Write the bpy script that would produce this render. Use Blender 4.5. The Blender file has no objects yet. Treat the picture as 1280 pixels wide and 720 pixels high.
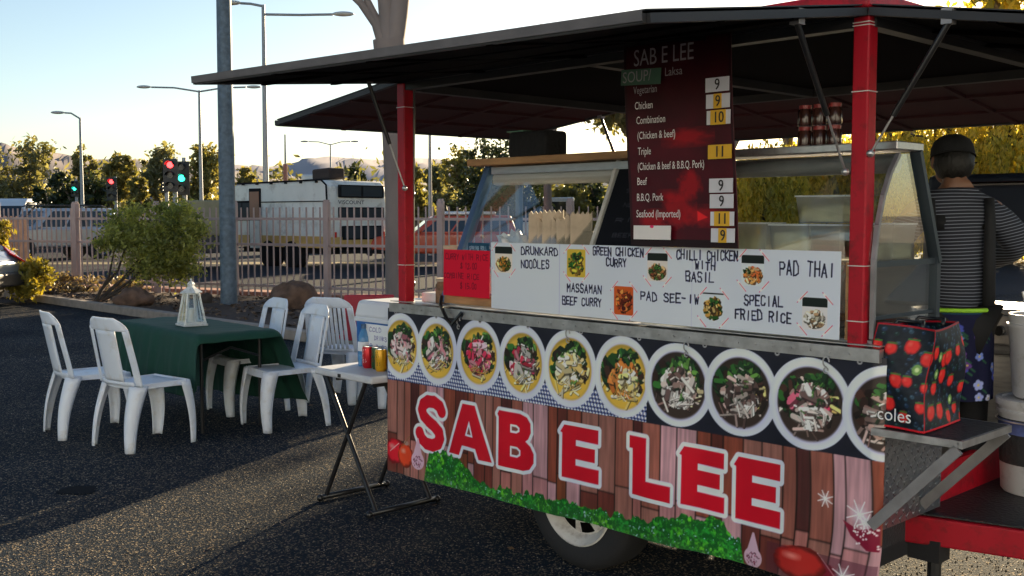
import bpy, bmesh, math, random
import numpy as np
from mathutils import Vector, Matrix
random.seed(7); RNG = np.random.default_rng(7)
SC = bpy.context.scene; COL = SC.collection
R = math.radians
# ------------------------------------------------------------------ camera
F_PX = 1334.0; PITCH = math.atan(90 / F_PX); EYE = 1.55
cam = bpy.data.cameras.new('camera'); cam_o = bpy.data.objects.new('camera', cam); COL.objects.link(cam_o)
cam_o.location = (0, 0, EYE); cam_o.rotation_euler = (math.pi / 2 - PITCH, 0, 0)
cam.sensor_width = 36; cam.lens = 36 * F_PX / 1280; cam.clip_end = 9000; cam.clip_start = 0.05
SC.camera = cam_o
def at(px, py, Y):
    """world point seen at a pixel of the photograph at distance Y (used once, to measure positions)"""
    v = (360 - py) / F_PX; u = (px - 640) / F_PX
    dy = math.cos(PITCH) + v * math.sin(PITCH); dz = -math.sin(PITCH) + v * math.cos(PITCH)
    return Vector((u * Y / dy, Y, EYE + dz * Y / dy))
# ------------------------------------------------------------------ colour + materials
def lin(c):
    c = np.asarray(c, float)
    return np.where(c <= 0.04045, c / 12.92, ((c + 0.055) / 1.055) ** 2.4)
def L3(r, g, b):
    v = lin(np.array([r, g, b]) / 255.0); return (float(v[0]), float(v[1]), float(v[2]), 1)
MATS = {}
def mat(name, col, rough=0.6, metal=0.0, var=0.0, vscale=8.0, bump=0.0, bscale=60.0, spec=0.5, alpha=1.0, trans=0.0, stretch=None, coat=0.0, dirt=None, dscale=3.0):
    if name in MATS: return MATS[name]
    m = bpy.data.materials.new(name); m.use_nodes = True; nt = m.node_tree; N = nt.nodes; K = nt.links
    b = N['Principled BSDF']; b.inputs['Base Color'].default_value = (*col[:3], 1)
    b.inputs['Roughness'].default_value = rough; b.inputs['Metallic'].default_value = metal
    b.inputs['Specular IOR Level'].default_value = spec; b.inputs['Alpha'].default_value = alpha
    b.inputs['Transmission Weight'].default_value = trans; b.inputs['Coat Weight'].default_value = coat
    tc = N.new('ShaderNodeTexCoord'); mp = N.new('ShaderNodeMapping'); K.new(tc.outputs['Object'], mp.inputs['Vector'])
    if stretch: mp.inputs['Scale'].default_value = stretch
    last = None
    if var > 0:
        n = N.new('ShaderNodeTexNoise'); n.inputs['Scale'].default_value = vscale; n.inputs['Detail'].default_value = 5
        K.new(mp.outputs['Vector'], n.inputs['Vector'])
        cr = N.new('ShaderNodeValToRGB'); K.new(n.outputs['Fac'], cr.inputs['Fac'])
        cr.color_ramp.elements[0].position = 0.3; cr.color_ramp.elements[1].position = 0.7
        cr.color_ramp.elements[0].color = (*[max(0, c * (1 - var)) for c in col[:3]], 1)
        cr.color_ramp.elements[1].color = (*[min(1, c * (1 + var)) for c in col[:3]], 1)
        last = cr.outputs['Color']
        mr = N.new('ShaderNodeMapRange'); mr.inputs['To Min'].default_value = max(0, rough - .1); mr.inputs['To Max'].default_value = min(1, rough + .12)
        K.new(n.outputs['Fac'], mr.inputs['Value']); K.new(mr.outputs['Result'], b.inputs['Roughness'])
    if dirt:
        n = N.new('ShaderNodeTexNoise'); n.inputs['Scale'].default_value = dscale; n.inputs['Detail'].default_value = 8; n.inputs['Roughness'].default_value = .65
        K.new(tc.outputs['Object'], n.inputs['Vector'])
        cr = N.new('ShaderNodeValToRGB'); K.new(n.outputs['Fac'], cr.inputs['Fac'])
        cr.color_ramp.elements[0].position = .52; cr.color_ramp.elements[1].position = .72
        mx = N.new('ShaderNodeMix'); mx.data_type = 'RGBA'; K.new(cr.outputs['Color'], mx.inputs['Factor'])
        if last: K.new(last, mx.inputs['A'])
        else: mx.inputs['A'].default_value = (*col[:3], 1)
        mx.inputs['B'].default_value = (*dirt[:3], 1); last = mx.outputs['Result']
    if last: K.new(last, b.inputs['Base Color'])
    if bump > 0:
        n = N.new('ShaderNodeTexNoise'); n.inputs['Scale'].default_value = bscale; n.inputs['Detail'].default_value = 4
        K.new(mp.outputs['Vector'], n.inputs['Vector'])
        bp = N.new('ShaderNodeBump'); bp.inputs['Strength'].default_value = bump; bp.inputs['Distance'].default_value = 0.01
        K.new(n.outputs['Fac'], bp.inputs['Height']); K.new(bp.outputs['Normal'], b.inputs['Normal'])
    MATS[name] = m; return m
def emis(name, col, s):
    m = bpy.data.materials.new(name); m.use_nodes = True; b = m.node_tree.nodes['Principled BSDF']
    b.inputs['Base Color'].default_value = col; b.inputs['Emission Color'].default_value = col; b.inputs['Emission Strength'].default_value = s
    MATS[name] = m; return m
def glass(name, col, mixf, rough=0.0):
    """thin pane: mostly see-through with a fresnel reflection"""
    m = bpy.data.materials.new(name); m.use_nodes = True; nt = m.node_tree; N = nt.nodes; K = nt.links; N.clear()
    o = N.new('ShaderNodeOutputMaterial'); t = N.new('ShaderNodeBsdfTransparent'); t.inputs['Color'].default_value = col
    g = N.new('ShaderNodeBsdfGlossy'); g.inputs['Roughness'].default_value = rough; g.inputs['Color'].default_value = (1, 1, 1, 1)
    fr = N.new('ShaderNodeLayerWeight'); fr.inputs['Blend'].default_value = .5
    pw_ = N.new('ShaderNodeMath'); pw_.operation = 'POWER'; pw_.inputs[1].default_value = 4.5; K.new(fr.outputs['Facing'], pw_.inputs[0])
    ml = N.new('ShaderNodeMath'); ml.operation = 'MULTIPLY'; ml.inputs[1].default_value = .85; K.new(pw_.outputs[0], ml.inputs[0])
    ad = N.new('ShaderNodeMath'); ad.operation = 'ADD'; ad.inputs[1].default_value = mixf + .035; K.new(ml.outputs[0], ad.inputs[0])
    mx = N.new('ShaderNodeMixShader'); K.new(ad.outputs[0], mx.inputs['Fac']); K.new(t.outputs[0], mx.inputs[1]); K.new(g.outputs[0], mx.inputs[2])
    K.new(mx.outputs[0], o.inputs['Surface']); MATS[name] = m; return m
def leafmat(name, a, b_, transl=0.45):
    m = bpy.data.materials.new(name); m.use_nodes = True; nt = m.node_tree; N = nt.nodes; K = nt.links; N.clear()
    o = N.new('ShaderNodeOutputMaterial'); at_ = N.new('ShaderNodeAttribute'); at_.attribute_name = 'Col'
    mx = N.new('ShaderNodeMix'); mx.data_type = 'RGBA'; mx.inputs['A'].default_value = a; mx.inputs['B'].default_value = b_
    K.new(at_.outputs['Fac'], mx.inputs['Factor'])
    d = N.new('ShaderNodeBsdfPrincipled'); d.inputs['Roughness'].default_value = .5; K.new(mx.outputs['Result'], d.inputs['Base Color'])
    t = N.new('ShaderNodeBsdfTranslucent'); g = N.new('ShaderNodeMix'); g.data_type = 'RGBA'; g.blend_type = 'MULTIPLY'; g.inputs['Factor'].default_value = 1
    K.new(mx.outputs['Result'], g.inputs['A']); g.inputs['B'].default_value = (1.9, 1.75, .75, 1); K.new(g.outputs['Result'], t.inputs['Color'])
    s = N.new('ShaderNodeMixShader'); s.inputs['Fac'].default_value = transl; K.new(d.outputs[0], s.inputs[1]); K.new(t.outputs[0], s.inputs[2])
    K.new(s.outputs[0], o.inputs['Surface']); MATS[name] = m; return m
def colmat(name, rough=.5, spec=.4, bump=0.0, bscale=40, transl=0.0):
    m = bpy.data.materials.new(name); m.use_nodes = True; nt = m.node_tree; N = nt.nodes; K = nt.links
    b = N['Principled BSDF']; b.inputs['Roughness'].default_value = rough; b.inputs['Specular IOR Level'].default_value = spec
    a = N.new('ShaderNodeAttribute'); a.attribute_name = 'Col'; K.new(a.outputs['Color'], b.inputs['Base Color'])
    if bump:
        n = N.new('ShaderNodeTexNoise'); n.inputs['Scale'].default_value = bscale; tc = N.new('ShaderNodeTexCoord'); K.new(tc.outputs['Object'], n.inputs['Vector'])
        bp = N.new('ShaderNodeBump'); bp.inputs['Strength'].default_value = bump; bp.inputs['Distance'].default_value = .01
        K.new(n.outputs['Fac'], bp.inputs['Height']); K.new(bp.outputs['Normal'], b.inputs['Normal'])
    MATS[name] = m; return m
# ------------------------------------------------------------------ objects
def tag(o, label=None, cat=None, group=None, kind=None):
    if label: o['label'] = label
    if cat: o['category'] = cat
    if group: o['group'] = group
    if kind: o['kind'] = kind
    return o
def thing(name, label, cat, loc=(0, 0, 0), rz=0.0, group=None):
    o = bpy.data.objects.new(name, None); COL.objects.link(o); o.location = loc; o.rotation_euler = (0, 0, rz); o.empty_display_size = .1
    return tag(o, label, cat, group)
def copy_tree(o, parent=None, deep=True):
    c = o.copy(); COL.objects.link(c); c.parent = parent
    for ch in [k for k in bpy.data.objects if k.parent == o]: copy_tree(ch, c)
    return c
def rot2(p, a):
    return (p[0] * math.cos(a) - p[1] * math.sin(a), p[0] * math.sin(a) + p[1] * math.cos(a))
class MB:
    def __init__(s): s.v = []; s.f = []; s.m = []; s.T = Matrix.Identity(4)
    def add(s, vs, fs, mi=0):
        n = len(s.v)
        for p in vs: s.v.append(tuple(s.T @ Vector(p)))
        for f in fs: s.f.append(tuple(i + n for i in f)); s.m.append(mi)
        return s
    def box(s, c, d, mi=0, rz=0.0, rx=0.0, ry=0.0, taper=1.0):
        x, y, z = d[0] / 2, d[1] / 2, d[2] / 2
        M = Matrix.Translation(c) @ Matrix.Rotation(rz, 4, 'Z') @ Matrix.Rotation(ry, 4, 'Y') @ Matrix.Rotation(rx, 4, 'X')
        vs = [M @ Vector((sx * x * (taper if sz > 0 else 1), sy * y * (taper if sz > 0 else 1), sz * z)) for sz in (-1, 1) for sy in (-1, 1) for sx in (-1, 1)]
        return s.add(vs, [(0, 2, 3, 1), (4, 5, 7, 6), (0, 1, 5, 4), (2, 6, 7, 3), (0, 4, 6, 2), (1, 3, 7, 5)], mi)
    def bar(s, a, b, w, h, mi=0, up=(0, 0, 1)):
        a = Vector(a); b = Vector(b); d = (b - a).normalized(); u = Vector(up)
        sd = d.cross(u)
        if sd.length < 1e-4: sd = d.cross(Vector((1, 0, 0)))
        sd.normalize(); u = sd.cross(d)
        vs = [p + sd * (i * w / 2) + u * (j * h / 2) for p in (a, b) for j in (-1, 1) for i in (-1, 1)]
        return s.add(vs, [(0, 2, 3, 1), (4, 5, 7, 6), (0, 1, 5, 4), (2, 6, 7, 3), (0, 4, 6, 2), (1, 3, 7, 5)], mi)
    def cyl(s, a, b, r0, r1=None, n=12, mi=0, cap=True):
        r1 = r0 if r1 is None else r1
        return s.tube([a, b], [r0, r1], n, mi, cap)
    def tube(s, pts, rs, n=10, mi=0, cap=True):
        pts = [Vector(p) for p in pts]
        if not hasattr(rs, '__len__'): rs = [rs] * len(pts)
        vs = []; fs = []; prev = None
        for i, p in enumerate(pts):
            d = (pts[min(i + 1, len(pts) - 1)] - pts[max(i - 1, 0)]).normalized()
            if prev is None:
                u = d.cross(Vector((0, 0, 1)))
                if u.length < 1e-3: u = d.cross(Vector((1, 0, 0)))
            else: u = prev - d * prev.dot(d)
            u.normalize(); prev = u; w = d.cross(u)
            for k in range(n):
                t = 2 * math.pi * k / n; vs.append(p + (u * math.cos(t) + w * math.sin(t)) * rs[i])
        for i in range(len(pts) - 1):
            for k in range(n):
                a = i * n + k; b = i * n + (k + 1) % n; fs.append((a, b, b + n, a + n))
        if cap: fs.append(tuple(range(n - 1, -1, -1))); fs.append(tuple(range((len(pts) - 1) * n, len(pts) * n)))
        return s.add(vs, fs, mi)
    def lathe(s, prof, c=(0, 0, 0), n=20, mi=0, sx=1.0, sy=1.0, cap=True):
        vs = []; fs = []
        for r, z in prof:
            for k in range(n):
                t = 2 * math.pi * k / n; vs.append((c[0] + r * math.cos(t) * sx, c[1] + r * math.sin(t) * sy, c[2] + z))
        for i in range(len(prof) - 1):
            for k in range(n):
                a = i * n + k; b = i * n + (k + 1) % n; fs.append((a, b, b + n, a + n))
        if cap and prof[0][0] > 1e-5: fs.append(tuple(range(n - 1, -1, -1)))
        if cap and prof[-1][0] > 1e-5: fs.append(tuple(range((len(prof) - 1) * n, len(prof) * n)))
        return s.add(vs, fs, mi)
    def ell(s, c, r, n=12, m=8, mi=0):
        prof = []
        for i in range(m + 1):
            t = -math.pi / 2 + math.pi * i / m; prof.append((max(math.cos(t), 1e-3), math.sin(t)))
        vs = []; fs = []
        for rr, z in prof:
            for k in range(n):
                t = 2 * math.pi * k / n; vs.append((c[0] + rr * math.cos(t) * r[0], c[1] + rr * math.sin(t) * r[1], c[2] + z * r[2]))
        for i in range(m):
            for k in range(n):
                a = i * n + k; b = i * n + (k + 1) % n; fs.append((a, b, b + n, a + n))
        return s.add(vs, fs, mi)
    def prism(s, poly, y0, y1, mi=0, axis='y'):
        """poly in (x,z) extruded along y (axis y) or (y,z) along x, or (x,y) along z"""
        def P(p, t): return {'y': (p[0], t, p[1]), 'x': (t, p[0], p[1]), 'z': (p[0], p[1], t)}[axis]
        n = len(poly); vs = [P(p, y0) for p in poly] + [P(p, y1) for p in poly]
        fs = [tuple(range(n)), tuple(range(2 * n - 1, n - 1, -1))] + [(i, (i + 1) % n, (i + 1) % n + n, i + n) for i in range(n)]
        return s.add(vs, fs, mi)
    def slab(s, q, t, mi=0):
        q = [Vector(p) for p in q]; nrm = (q[1] - q[0]).cross(q[3] - q[0]).normalized() * t
        vs = q + [p + nrm for p in q]
        return s.add(vs, [(3, 2, 1, 0), (4, 5, 6, 7), (0, 1, 5, 4), (1, 2, 6, 5), (2, 3, 7, 6), (3, 0, 4, 7)], mi)
    def quad(s, q, mi=0): return s.add(q, [(0, 1, 2, 3)], mi)
    def text(s, body, M, size=1.0, xs=1.0, mi=0, align='LEFT', ext=0.0):
        c = bpy.data.curves.new('t', 'FONT'); c.body = body; c.size = size; c.align_x = align; c.extrude = ext; c.resolution_u = 3
        o = bpy.data.objects.new('t', c); COL.objects.link(o)
        me = bpy.data.meshes.new_from_object(o.evaluated_get(bpy.context.evaluated_depsgraph_get()))
        T = s.T; s.T = T @ M @ Matrix.Diagonal((xs, 1, 1, 1))
        s.add([v.co for v in me.vertices], [tuple(p.vertices) for p in me.polygons], mi); s.T = T
        bpy.data.objects.remove(o); bpy.data.curves.remove(c); bpy.data.meshes.remove(me); return s
    def build(s, name, mats, parent=None, smooth=False, bevel=0.0, seg=2, solid=0.0, sub=0, label=None):
        me = bpy.data.meshes.new(name); me.from_pydata(s.v, [], s.f); me.update()
        bm = bmesh.new(); bm.from_mesh(me); bmesh.ops.recalc_face_normals(bm, faces=bm.faces)
        bm.to_mesh(me); bm.free()
        if not isinstance(mats, (list, tuple)): mats = [mats]
        for m in mats: me.materials.append(MATS[m] if isinstance(m, str) else m)
        me.polygons.foreach_set('material_index', s.m)
        if smooth:
            me.polygons.foreach_set('use_smooth', [True] * len(me.polygons))
        o = bpy.data.objects.new(name, me); COL.objects.link(o); o.parent = parent
        if smooth and smooth != 'all' and sub == 0:
            try: me.set_sharp_from_angle(angle=R(40))
            except Exception: pass
        if solid: md = o.modifiers.new('s', 'SOLIDIFY'); md.thickness = solid; md.offset = 0
        if bevel: md = o.modifiers.new('b', 'BEVEL'); md.width = bevel; md.segments = seg; md.limit_method = 'ANGLE'; md.angle_limit = R(35)
        if sub: md = o.modifiers.new('u', 'SUBSURF'); md.levels = sub; md.render_levels = sub
        if label: o['label'] = label
        return o
def fastmesh(name, V, Fq, mats, parent=None, col=None, smooth=False):
    """V (n,3), Fq (m,k) numpy; col (n,3) linear vertex colours"""
    me = bpy.data.meshes.new(name); k = Fq.shape[1]; m = len(Fq)
    me.vertices.add(len(V)); me.vertices.foreach_set('co', np.ascontiguousarray(V, np.float32).ravel())
    me.loops.add(m * k); me.loops.foreach_set('vertex_index', np.ascontiguousarray(Fq, np.int32).ravel())
    me.polygons.add(m); me.polygons.foreach_set('loop_start', np.arange(0, m * k, k, dtype=np.int32)); me.polygons.foreach_set('loop_total', np.full(m, k, np.int32))
    if smooth: me.polygons.foreach_set('use_smooth', np.ones(m, bool))
    me.update(calc_edges=True)
    if col is not None:
        a = me.color_attributes.new('Col', 'FLOAT_COLOR', 'POINT'); c4 = np.ones((len(V), 4), np.float32); c4[:, :3] = col; a.data.foreach_set('color', c4.ravel())
    for mm in (mats if isinstance(mats, (list, tuple)) else [mats]): me.materials.append(MATS[mm] if isinstance(mm, str) else mm)
    o = bpy.data.objects.new(name, me); COL.objects.link(o); o.parent = parent; return o
# ------------------------------------------------------------------ noise + canvas (printed surfaces: colours painted onto fine grids)
def vnoise(x, y, seed=0):
    rs = np.random.default_rng(seed); t = rs.random((256, 256))
    xi = np.floor(x).astype(int); yi = np.floor(y).astype(int); fx = x - xi; fy = y - yi
    fx = fx * fx * (3 - 2 * fx); fy = fy * fy * (3 - 2 * fy)
    g = lambda a, b: t[a % 256, b % 256]
    return (g(xi, yi) * (1 - fx) + g(xi + 1, yi) * fx) * (1 - fy) + (g(xi, yi + 1) * (1 - fx) + g(xi + 1, yi + 1) * fx) * fy
def fbm(x, y, seed=0, o=3):
    r = 0; a = .5; s = 0
    for i in range(o): r = r + a * vnoise(x * 2 ** i, y * 2 ** i, seed + i); s += a; a *= .5
    return r / s
def sdf_poly(X, Z, pts):
    d = np.full(X.shape, 1e9); ins = np.zeros(X.shape, bool); n = len(pts)
    for i in range(n):
        ax, az = pts[i]; bx, bz = pts[(i + 1) % n]; ex, ez = bx - ax, bz - az; wx, wz = X - ax, Z - az
        t = np.clip((wx * ex + wz * ez) / (ex * ex + ez * ez + 1e-12), 0, 1); d = np.minimum(d, (wx - t * ex) ** 2 + (wz - t * ez) ** 2)
        c = ((az > Z) != (bz > Z)) & (X < (bx - ax) * (Z - az) / ((bz - az) if abs(bz - az) > 1e-12 else 1e-12) + ax); ins ^= c
    d = np.sqrt(d); return np.where(ins, -d, d)
class Canvas:
    def __init__(s, x0, x1, z0, z1, step, base=(255, 255, 255)):
        s.nx = int((x1 - x0) / step) + 1; s.nz = int((z1 - z0) / step) + 1
        s.x = np.linspace(x0, x1, s.nx); s.z = np.linspace(z0, z1, s.nz); s.X, s.Z = np.meshgrid(s.x, s.z); s.step = step
        s.C = np.ones((s.nz, s.nx, 3)) * (np.array(base) / 255.0)
    def sub(s, x0, x1, z0, z1):
        i0, i1 = np.searchsorted(s.x, [x0, x1]); j0, j1 = np.searchsorted(s.z, [z0, z1]); return slice(j0, j1), slice(i0, i1)
    def put(s, sl, mask, col):
        m = np.clip(mask, 0, 1)[..., None]; col = np.asarray(col, float)
        if col.ndim == 1: col = col / 255.0
        s.C[sl] = s.C[sl] * (1 - m) + col * m
    def rect(s, x0, x1, z0, z1, col, a=1.0):
        sl = s.sub(x0, x1, z0, z1); s.put(sl, np.ones(s.X[sl].shape) * a, col)
    def ell(s, cx, cz, rx, rz, col, a=1.0, clip=None, soft=1.0, wob=0.0, seed=1):
        sl = s.sub(cx - rx * 1.3, cx + rx * 1.3, cz - rz * 1.3, cz + rz * 1.3); X = s.X[sl]; Z = s.Z[sl]
        if X.size == 0: return
        q = np.sqrt(((X - cx) / rx) ** 2 + ((Z - cz) / rz) ** 2)
        if wob: q = q + wob * (fbm(X / rx * 2.5 + 50, Z / rz * 2.5 + 50, seed) - .5)
        m = np.clip((1 - q) * min(rx, rz) / (s.step * soft) + .5, 0, 1) * a
        if clip is not None: m = m * s._clip(clip, X, Z)
        s.put(sl, m, col)
    def _clip(s, clip, X, Z):
        if clip[0] == 'e': _, cx, cz, rx, rz = clip; return (((X - cx) / rx) ** 2 + ((Z - cz) / rz) ** 2 < 1).astype(float)
        _, x0, x1, z0, z1 = clip; return ((X > x0) & (X < x1) & (Z > z0) & (Z < z1)).astype(float)
    def cap(s, p, q, w, col, a=1.0, clip=None, soft=1.0):
        g = w * 1.5 + s.step; sl = s.sub(min(p[0], q[0]) - g, max(p[0], q[0]) + g, min(p[1], q[1]) - g, max(p[1], q[1]) + g); X = s.X[sl]; Z = s.Z[sl]
        if X.size == 0: return
        ex, ez = q[0] - p[0], q[1] - p[1]; t = np.clip(((X - p[0]) * ex + (Z - p[1]) * ez) / (ex * ex + ez * ez + 1e-12), 0, 1)
        d = np.hypot(X - p[0] - t * ex, Z - p[1] - t * ez); m = np.clip((w / 2 - d) / (s.step * soft) + .5, 0, 1) * a
        if clip is not None: m = m * s._clip(clip, X, Z)
        s.put(sl, m, col)
    def poly(s, pts, col, grow=0.0, holes=()):
        xs = [p[0] for p in pts]; zs = [p[1] for p in pts]; g = grow + 2 * s.step
        sl = s.sub(min(xs) - g, max(xs) + g, min(zs) - g, max(zs) + g); X = s.X[sl]; Z = s.Z[sl]
        d = sdf_poly(X, Z, pts)
        for h in holes: d = np.maximum(d, -sdf_poly(X, Z, h))
        s.put(sl, np.clip((grow - d) / s.step + .5, 0, 1), col)
    def food(s, cx, cz, rx, rz, pal, n, seed, shape='e', ln=.3, wd=.1, green=0.35, lift=0.0):
        rs = random.Random(seed); clip = ('e', cx, cz, rx, rz) if shape == 'e' else ('r', cx - rx, cx + rx, cz - rz, cz + rz)
        for i in range(n):
            a = rs.uniform(0, 6.28); r = math.sqrt(rs.random()) * .82; x = cx + r * rx * math.cos(a); z = cz + r * rz * math.sin(a) + lift * rz
            c = list(rs.choice(pal)); k = rs.uniform(.7, 1.2); c = [min(255, v * k) for v in c]
            th = rs.uniform(0, 6.28); l = ln * rx * rs.uniform(.4, 1.2); w = wd * rx * rs.uniform(.6, 1.5)
            p = (x - l * math.cos(th), z - l * math.sin(th)); q = (x + l * math.cos(th), z + l * math.sin(th))
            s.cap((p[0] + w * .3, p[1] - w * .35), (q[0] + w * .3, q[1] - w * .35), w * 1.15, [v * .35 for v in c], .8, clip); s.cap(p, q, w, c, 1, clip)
    def mesh(s, name, material, parent, fn):
        P = fn(s.X, s.Z); V = np.stack(P, -1).reshape(-1, 3)
        i = np.arange(s.nz - 1)[:, None] * s.nx + np.arange(s.nx - 1)[None]
        Fq = np.stack([i, i + 1, i + s.nx + 1, i + s.nx], -1).reshape(-1, 4)
        return fastmesh(name, V, Fq, material, parent, np.clip(lin(np.clip(s.C, 0, 1)) * 1.28, 0, .86).reshape(-1, 3), smooth=True)
# hand lettering: strokes on a 4 x 6 box
HW = {'A': '002640,1232', 'B': '000636453303,33424000', 'C': '4536160501103041', 'D': '00062644412000', 'E': '46060040,0333', 'F': '000646,0333', 'G': '453616050110304143,4323',
      'H': '0006,4046,0343', 'I': '2026', 'K': '0006,460340', 'L': '060040', 'M': '0006234640', 'N': '00064046', 'O': '16364541301001051636', 'P': '00063645443303', 'R': '0006364544330333,2340',
      'S': '4536160513334241301001', 'T': '2026,0646', 'U': '060110304146', 'V': '062046', 'W': '0610243046', 'X': '0046,0640', 'Y': '062346,2320', 'Z': '06460040', '-': '0333', '.': '1011',
      '$': '4536160513334241301001,2027', '1': '152620', '3': '06463443412001', '0': '16364541301001051636', '5': '46060343412000', '7': '064620', '9': '43130516364540', '2': '051636440040'}
def hand(cv, txt, x0, x1, z0, z1, col=(28, 30, 45), w=None, seed=3, slant=.0, jit=.25):
    rs = random.Random(seed); n = len(txt); cw = (x1 - x0) / n; h = z1 - z0; w = w or h * .13
    for i, ch in enumerate(txt):
        if ch not in HW: continue
        ox = x0 + i * cw; dz = rs.uniform(-.06, .06) * h; kw = .68 * cw / 4; kh = h / 6 * rs.uniform(.92, 1.06)
        for st in HW[ch].split(','):
            pts = [(int(st[k]), int(st[k + 1])) for k in range(0, len(st) - 1, 2)]
            P = [(ox + (a + rs.uniform(-jit, jit)) * kw + slant * b * kh, z0 + dz + (b + rs.uniform(-jit, jit)) * kh) for a, b in pts]
            for a, b in zip(P[:-1], P[1:]): cv.cap(a, b, w * rs.uniform(.8, 1.15), col)
# ------------------------------------------------------------------ light
SUN_EL, SUN_AZ = 12.5, 24.0
w = bpy.data.worlds.new('World'); SC.world = w; w.use_nodes = True; nt = w.node_tree
sky = nt.nodes.new('ShaderNodeTexSky'); sky.sky_type = 'NISHITA'; sky.sun_disc = False
sky.sun_elevation = R(SUN_EL); sky.sun_rotation = R(SUN_AZ); sky.altitude = 500; sky.air_density = 1.0; sky.dust_density = 0.9; sky.ozone_density = 1.3
bg = nt.nodes['Background']; nt.links.new(sky.outputs['Color'], bg.inputs['Color']); bg.inputs['Strength'].default_value = 0.058
ld = bpy.data.lights.new('sun', 'SUN'); ld.energy = 5.0; ld.angle = R(0.5); ld.color = (1.0, .79, .50)
lo = bpy.data.objects.new('sun', ld); COL.objects.link(lo)
sv = Vector((math.sin(R(SUN_AZ)) * math.cos(R(SUN_EL)), math.cos(R(SUN_AZ)) * math.cos(R(SUN_EL)), math.sin(R(SUN_EL))))
lo.rotation_euler = (-sv).to_track_quat('-Z', 'Y').to_euler(); lo.location = (5, 10, 12)
SC.view_settings.view_transform = 'Standard'; SC.view_settings.look = 'None'; SC.view_settings.exposure = 1.62; SC.view_settings.gamma = 1.0
SC.cycles.max_bounces = 6; SC.cycles.transparent_max_bounces = 12; SC.cycles.caustics_reflective = False; SC.cycles.caustics_refractive = False
SC.cycles.sample_clamp_indirect = 6
# ------------------------------------------------------------------ ground
def ground_mat():
    m = bpy.data.materials.new('asphalt'); m.use_nodes = True; nt = m.node_tree; N = nt.nodes; K = nt.links; b = N['Principled BSDF']
    tc = N.new('ShaderNodeTexCoord'); P = tc.outputs['Object']
    vo = N.new('ShaderNodeTexVoronoi'); vo.inputs['Scale'].default_value = 130; K.new(P, vo.inputs['Vector'])
    n1 = N.new('ShaderNodeTexNoise'); n1.inputs['Scale'].default_value = .55; n1.inputs['Detail'].default_value = 9; K.new(P, n1.inputs['Vector'])
    n2 = N.new('ShaderNodeTexNoise'); n2.inputs['Scale'].default_value = 70; n2.inputs['Detail'].default_value = 5; n2.inputs['Roughness'].default_value = .7; K.new(P, n2.inputs['Vector'])
    cr = N.new('ShaderNodeValToRGB'); K.new(vo.outputs['Color'], cr.inputs['Fac'])
    e = cr.color_ramp.elements; e[0].position = .15; e[0].color = (.010, .019, .034, 1); e[1].position = .95; e[1].color = (.42, .33, .22, 1)
    x = cr.color_ramp.elements.new(.7); x.color = (.024, .033, .046, 1)
    c2 = N.new('ShaderNodeValToRGB'); K.new(n1.outputs['Fac'], c2.inputs['Fac']); c2.color_ramp.elements[0].position = .35; c2.color_ramp.elements[1].position = .68
    c2.color_ramp.elements[0].color = (.55, .60, .66, 1); c2.color_ramp.elements[1].color = (1.35, 1.28, 1.2, 1)
    mx = N.new('ShaderNodeMix'); mx.data_type = 'RGBA'; mx.blend_type = 'MULTIPLY'; mx.inputs['Factor'].default_value = 1
    K.new(cr.outputs['Color'], mx.inputs['A']); K.new(c2.outputs['Color'], mx.inputs['B'])
    K.new(mx.outputs['Result'], b.inputs['Base Color']); b.inputs['Roughness'].default_value = .85; b.inputs['Specular IOR Level'].default_value = .04
    ad = N.new('ShaderNodeMath'); ad.operation = 'ADD'; K.new(n2.outputs['Fac'], ad.inputs[0]); K.new(vo.outputs['Distance'], ad.inputs[1])
    bp = N.new('ShaderNodeBump'); bp.inputs['Strength'].default_value = .9; bp.inputs['Distance'].default_value = .005
    K.new(ad.outputs[0], bp.inputs['Height']); K.new(bp.outputs['Normal'], b.inputs['Normal']); MATS['asphalt'] = m
ground_mat()
mat('earth', (.14, .10, .065), .95, var=.3, vscale=.6, bump=.6, bscale=6)
mat('mulch', (.055, .03, .02), .95, var=.55, vscale=14, bump=1.0, bscale=30)
mat('concrete', (.30, .25, .21), .85, var=.18, vscale=9, bump=.3, bscale=50)
mat('road', (.024, .029, .038), .95, spec=.1, var=.15, vscale=2, bump=.3, bscale=40)
mat('dry_grass', (.22, .17, .08), .9, var=.3, vscale=3)
mb = MB(); mb.quad([(-4000, -3000, -.03), (4000, -3000, -.03), (4000, 5000, -.03), (-4000, 5000, -.03)])
tag(mb.build('ground', 'earth'), kind='structure')
mb = MB(); n = 24
mb.quad([(-60, -20, 0), (60, -20, 0), (60, 60, 0), (-60, 60, 0)])
tag(mb.build('car_park', 'asphalt'), kind='structure')
mb = MB(); mb.quad([(-70, 21.0, .004), (60, 21.0, .004), (60, 57, .004), (-70, 57, .004)])
tag(mb.build('road', 'road'), kind='structure')
# oil stains
mb = MB()
for cx, cy, rx, ry in ((-2.45, 5.95, .10, .12),):
    mb.add([(cx + rx * math.cos(t) * (1 + .2 * math.sin(3 * t + cx)), cy + ry * math.sin(t) * (1 + .25 * math.cos(2 * t)), .004) for t in [k * math.pi / 12 for k in range(24)]], [tuple(range(24))])
mat('oil', (.02, .021, .024), 1.0, spec=.05); tag(mb.build('oil_stain', 'oil'), kind='structure')
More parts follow.
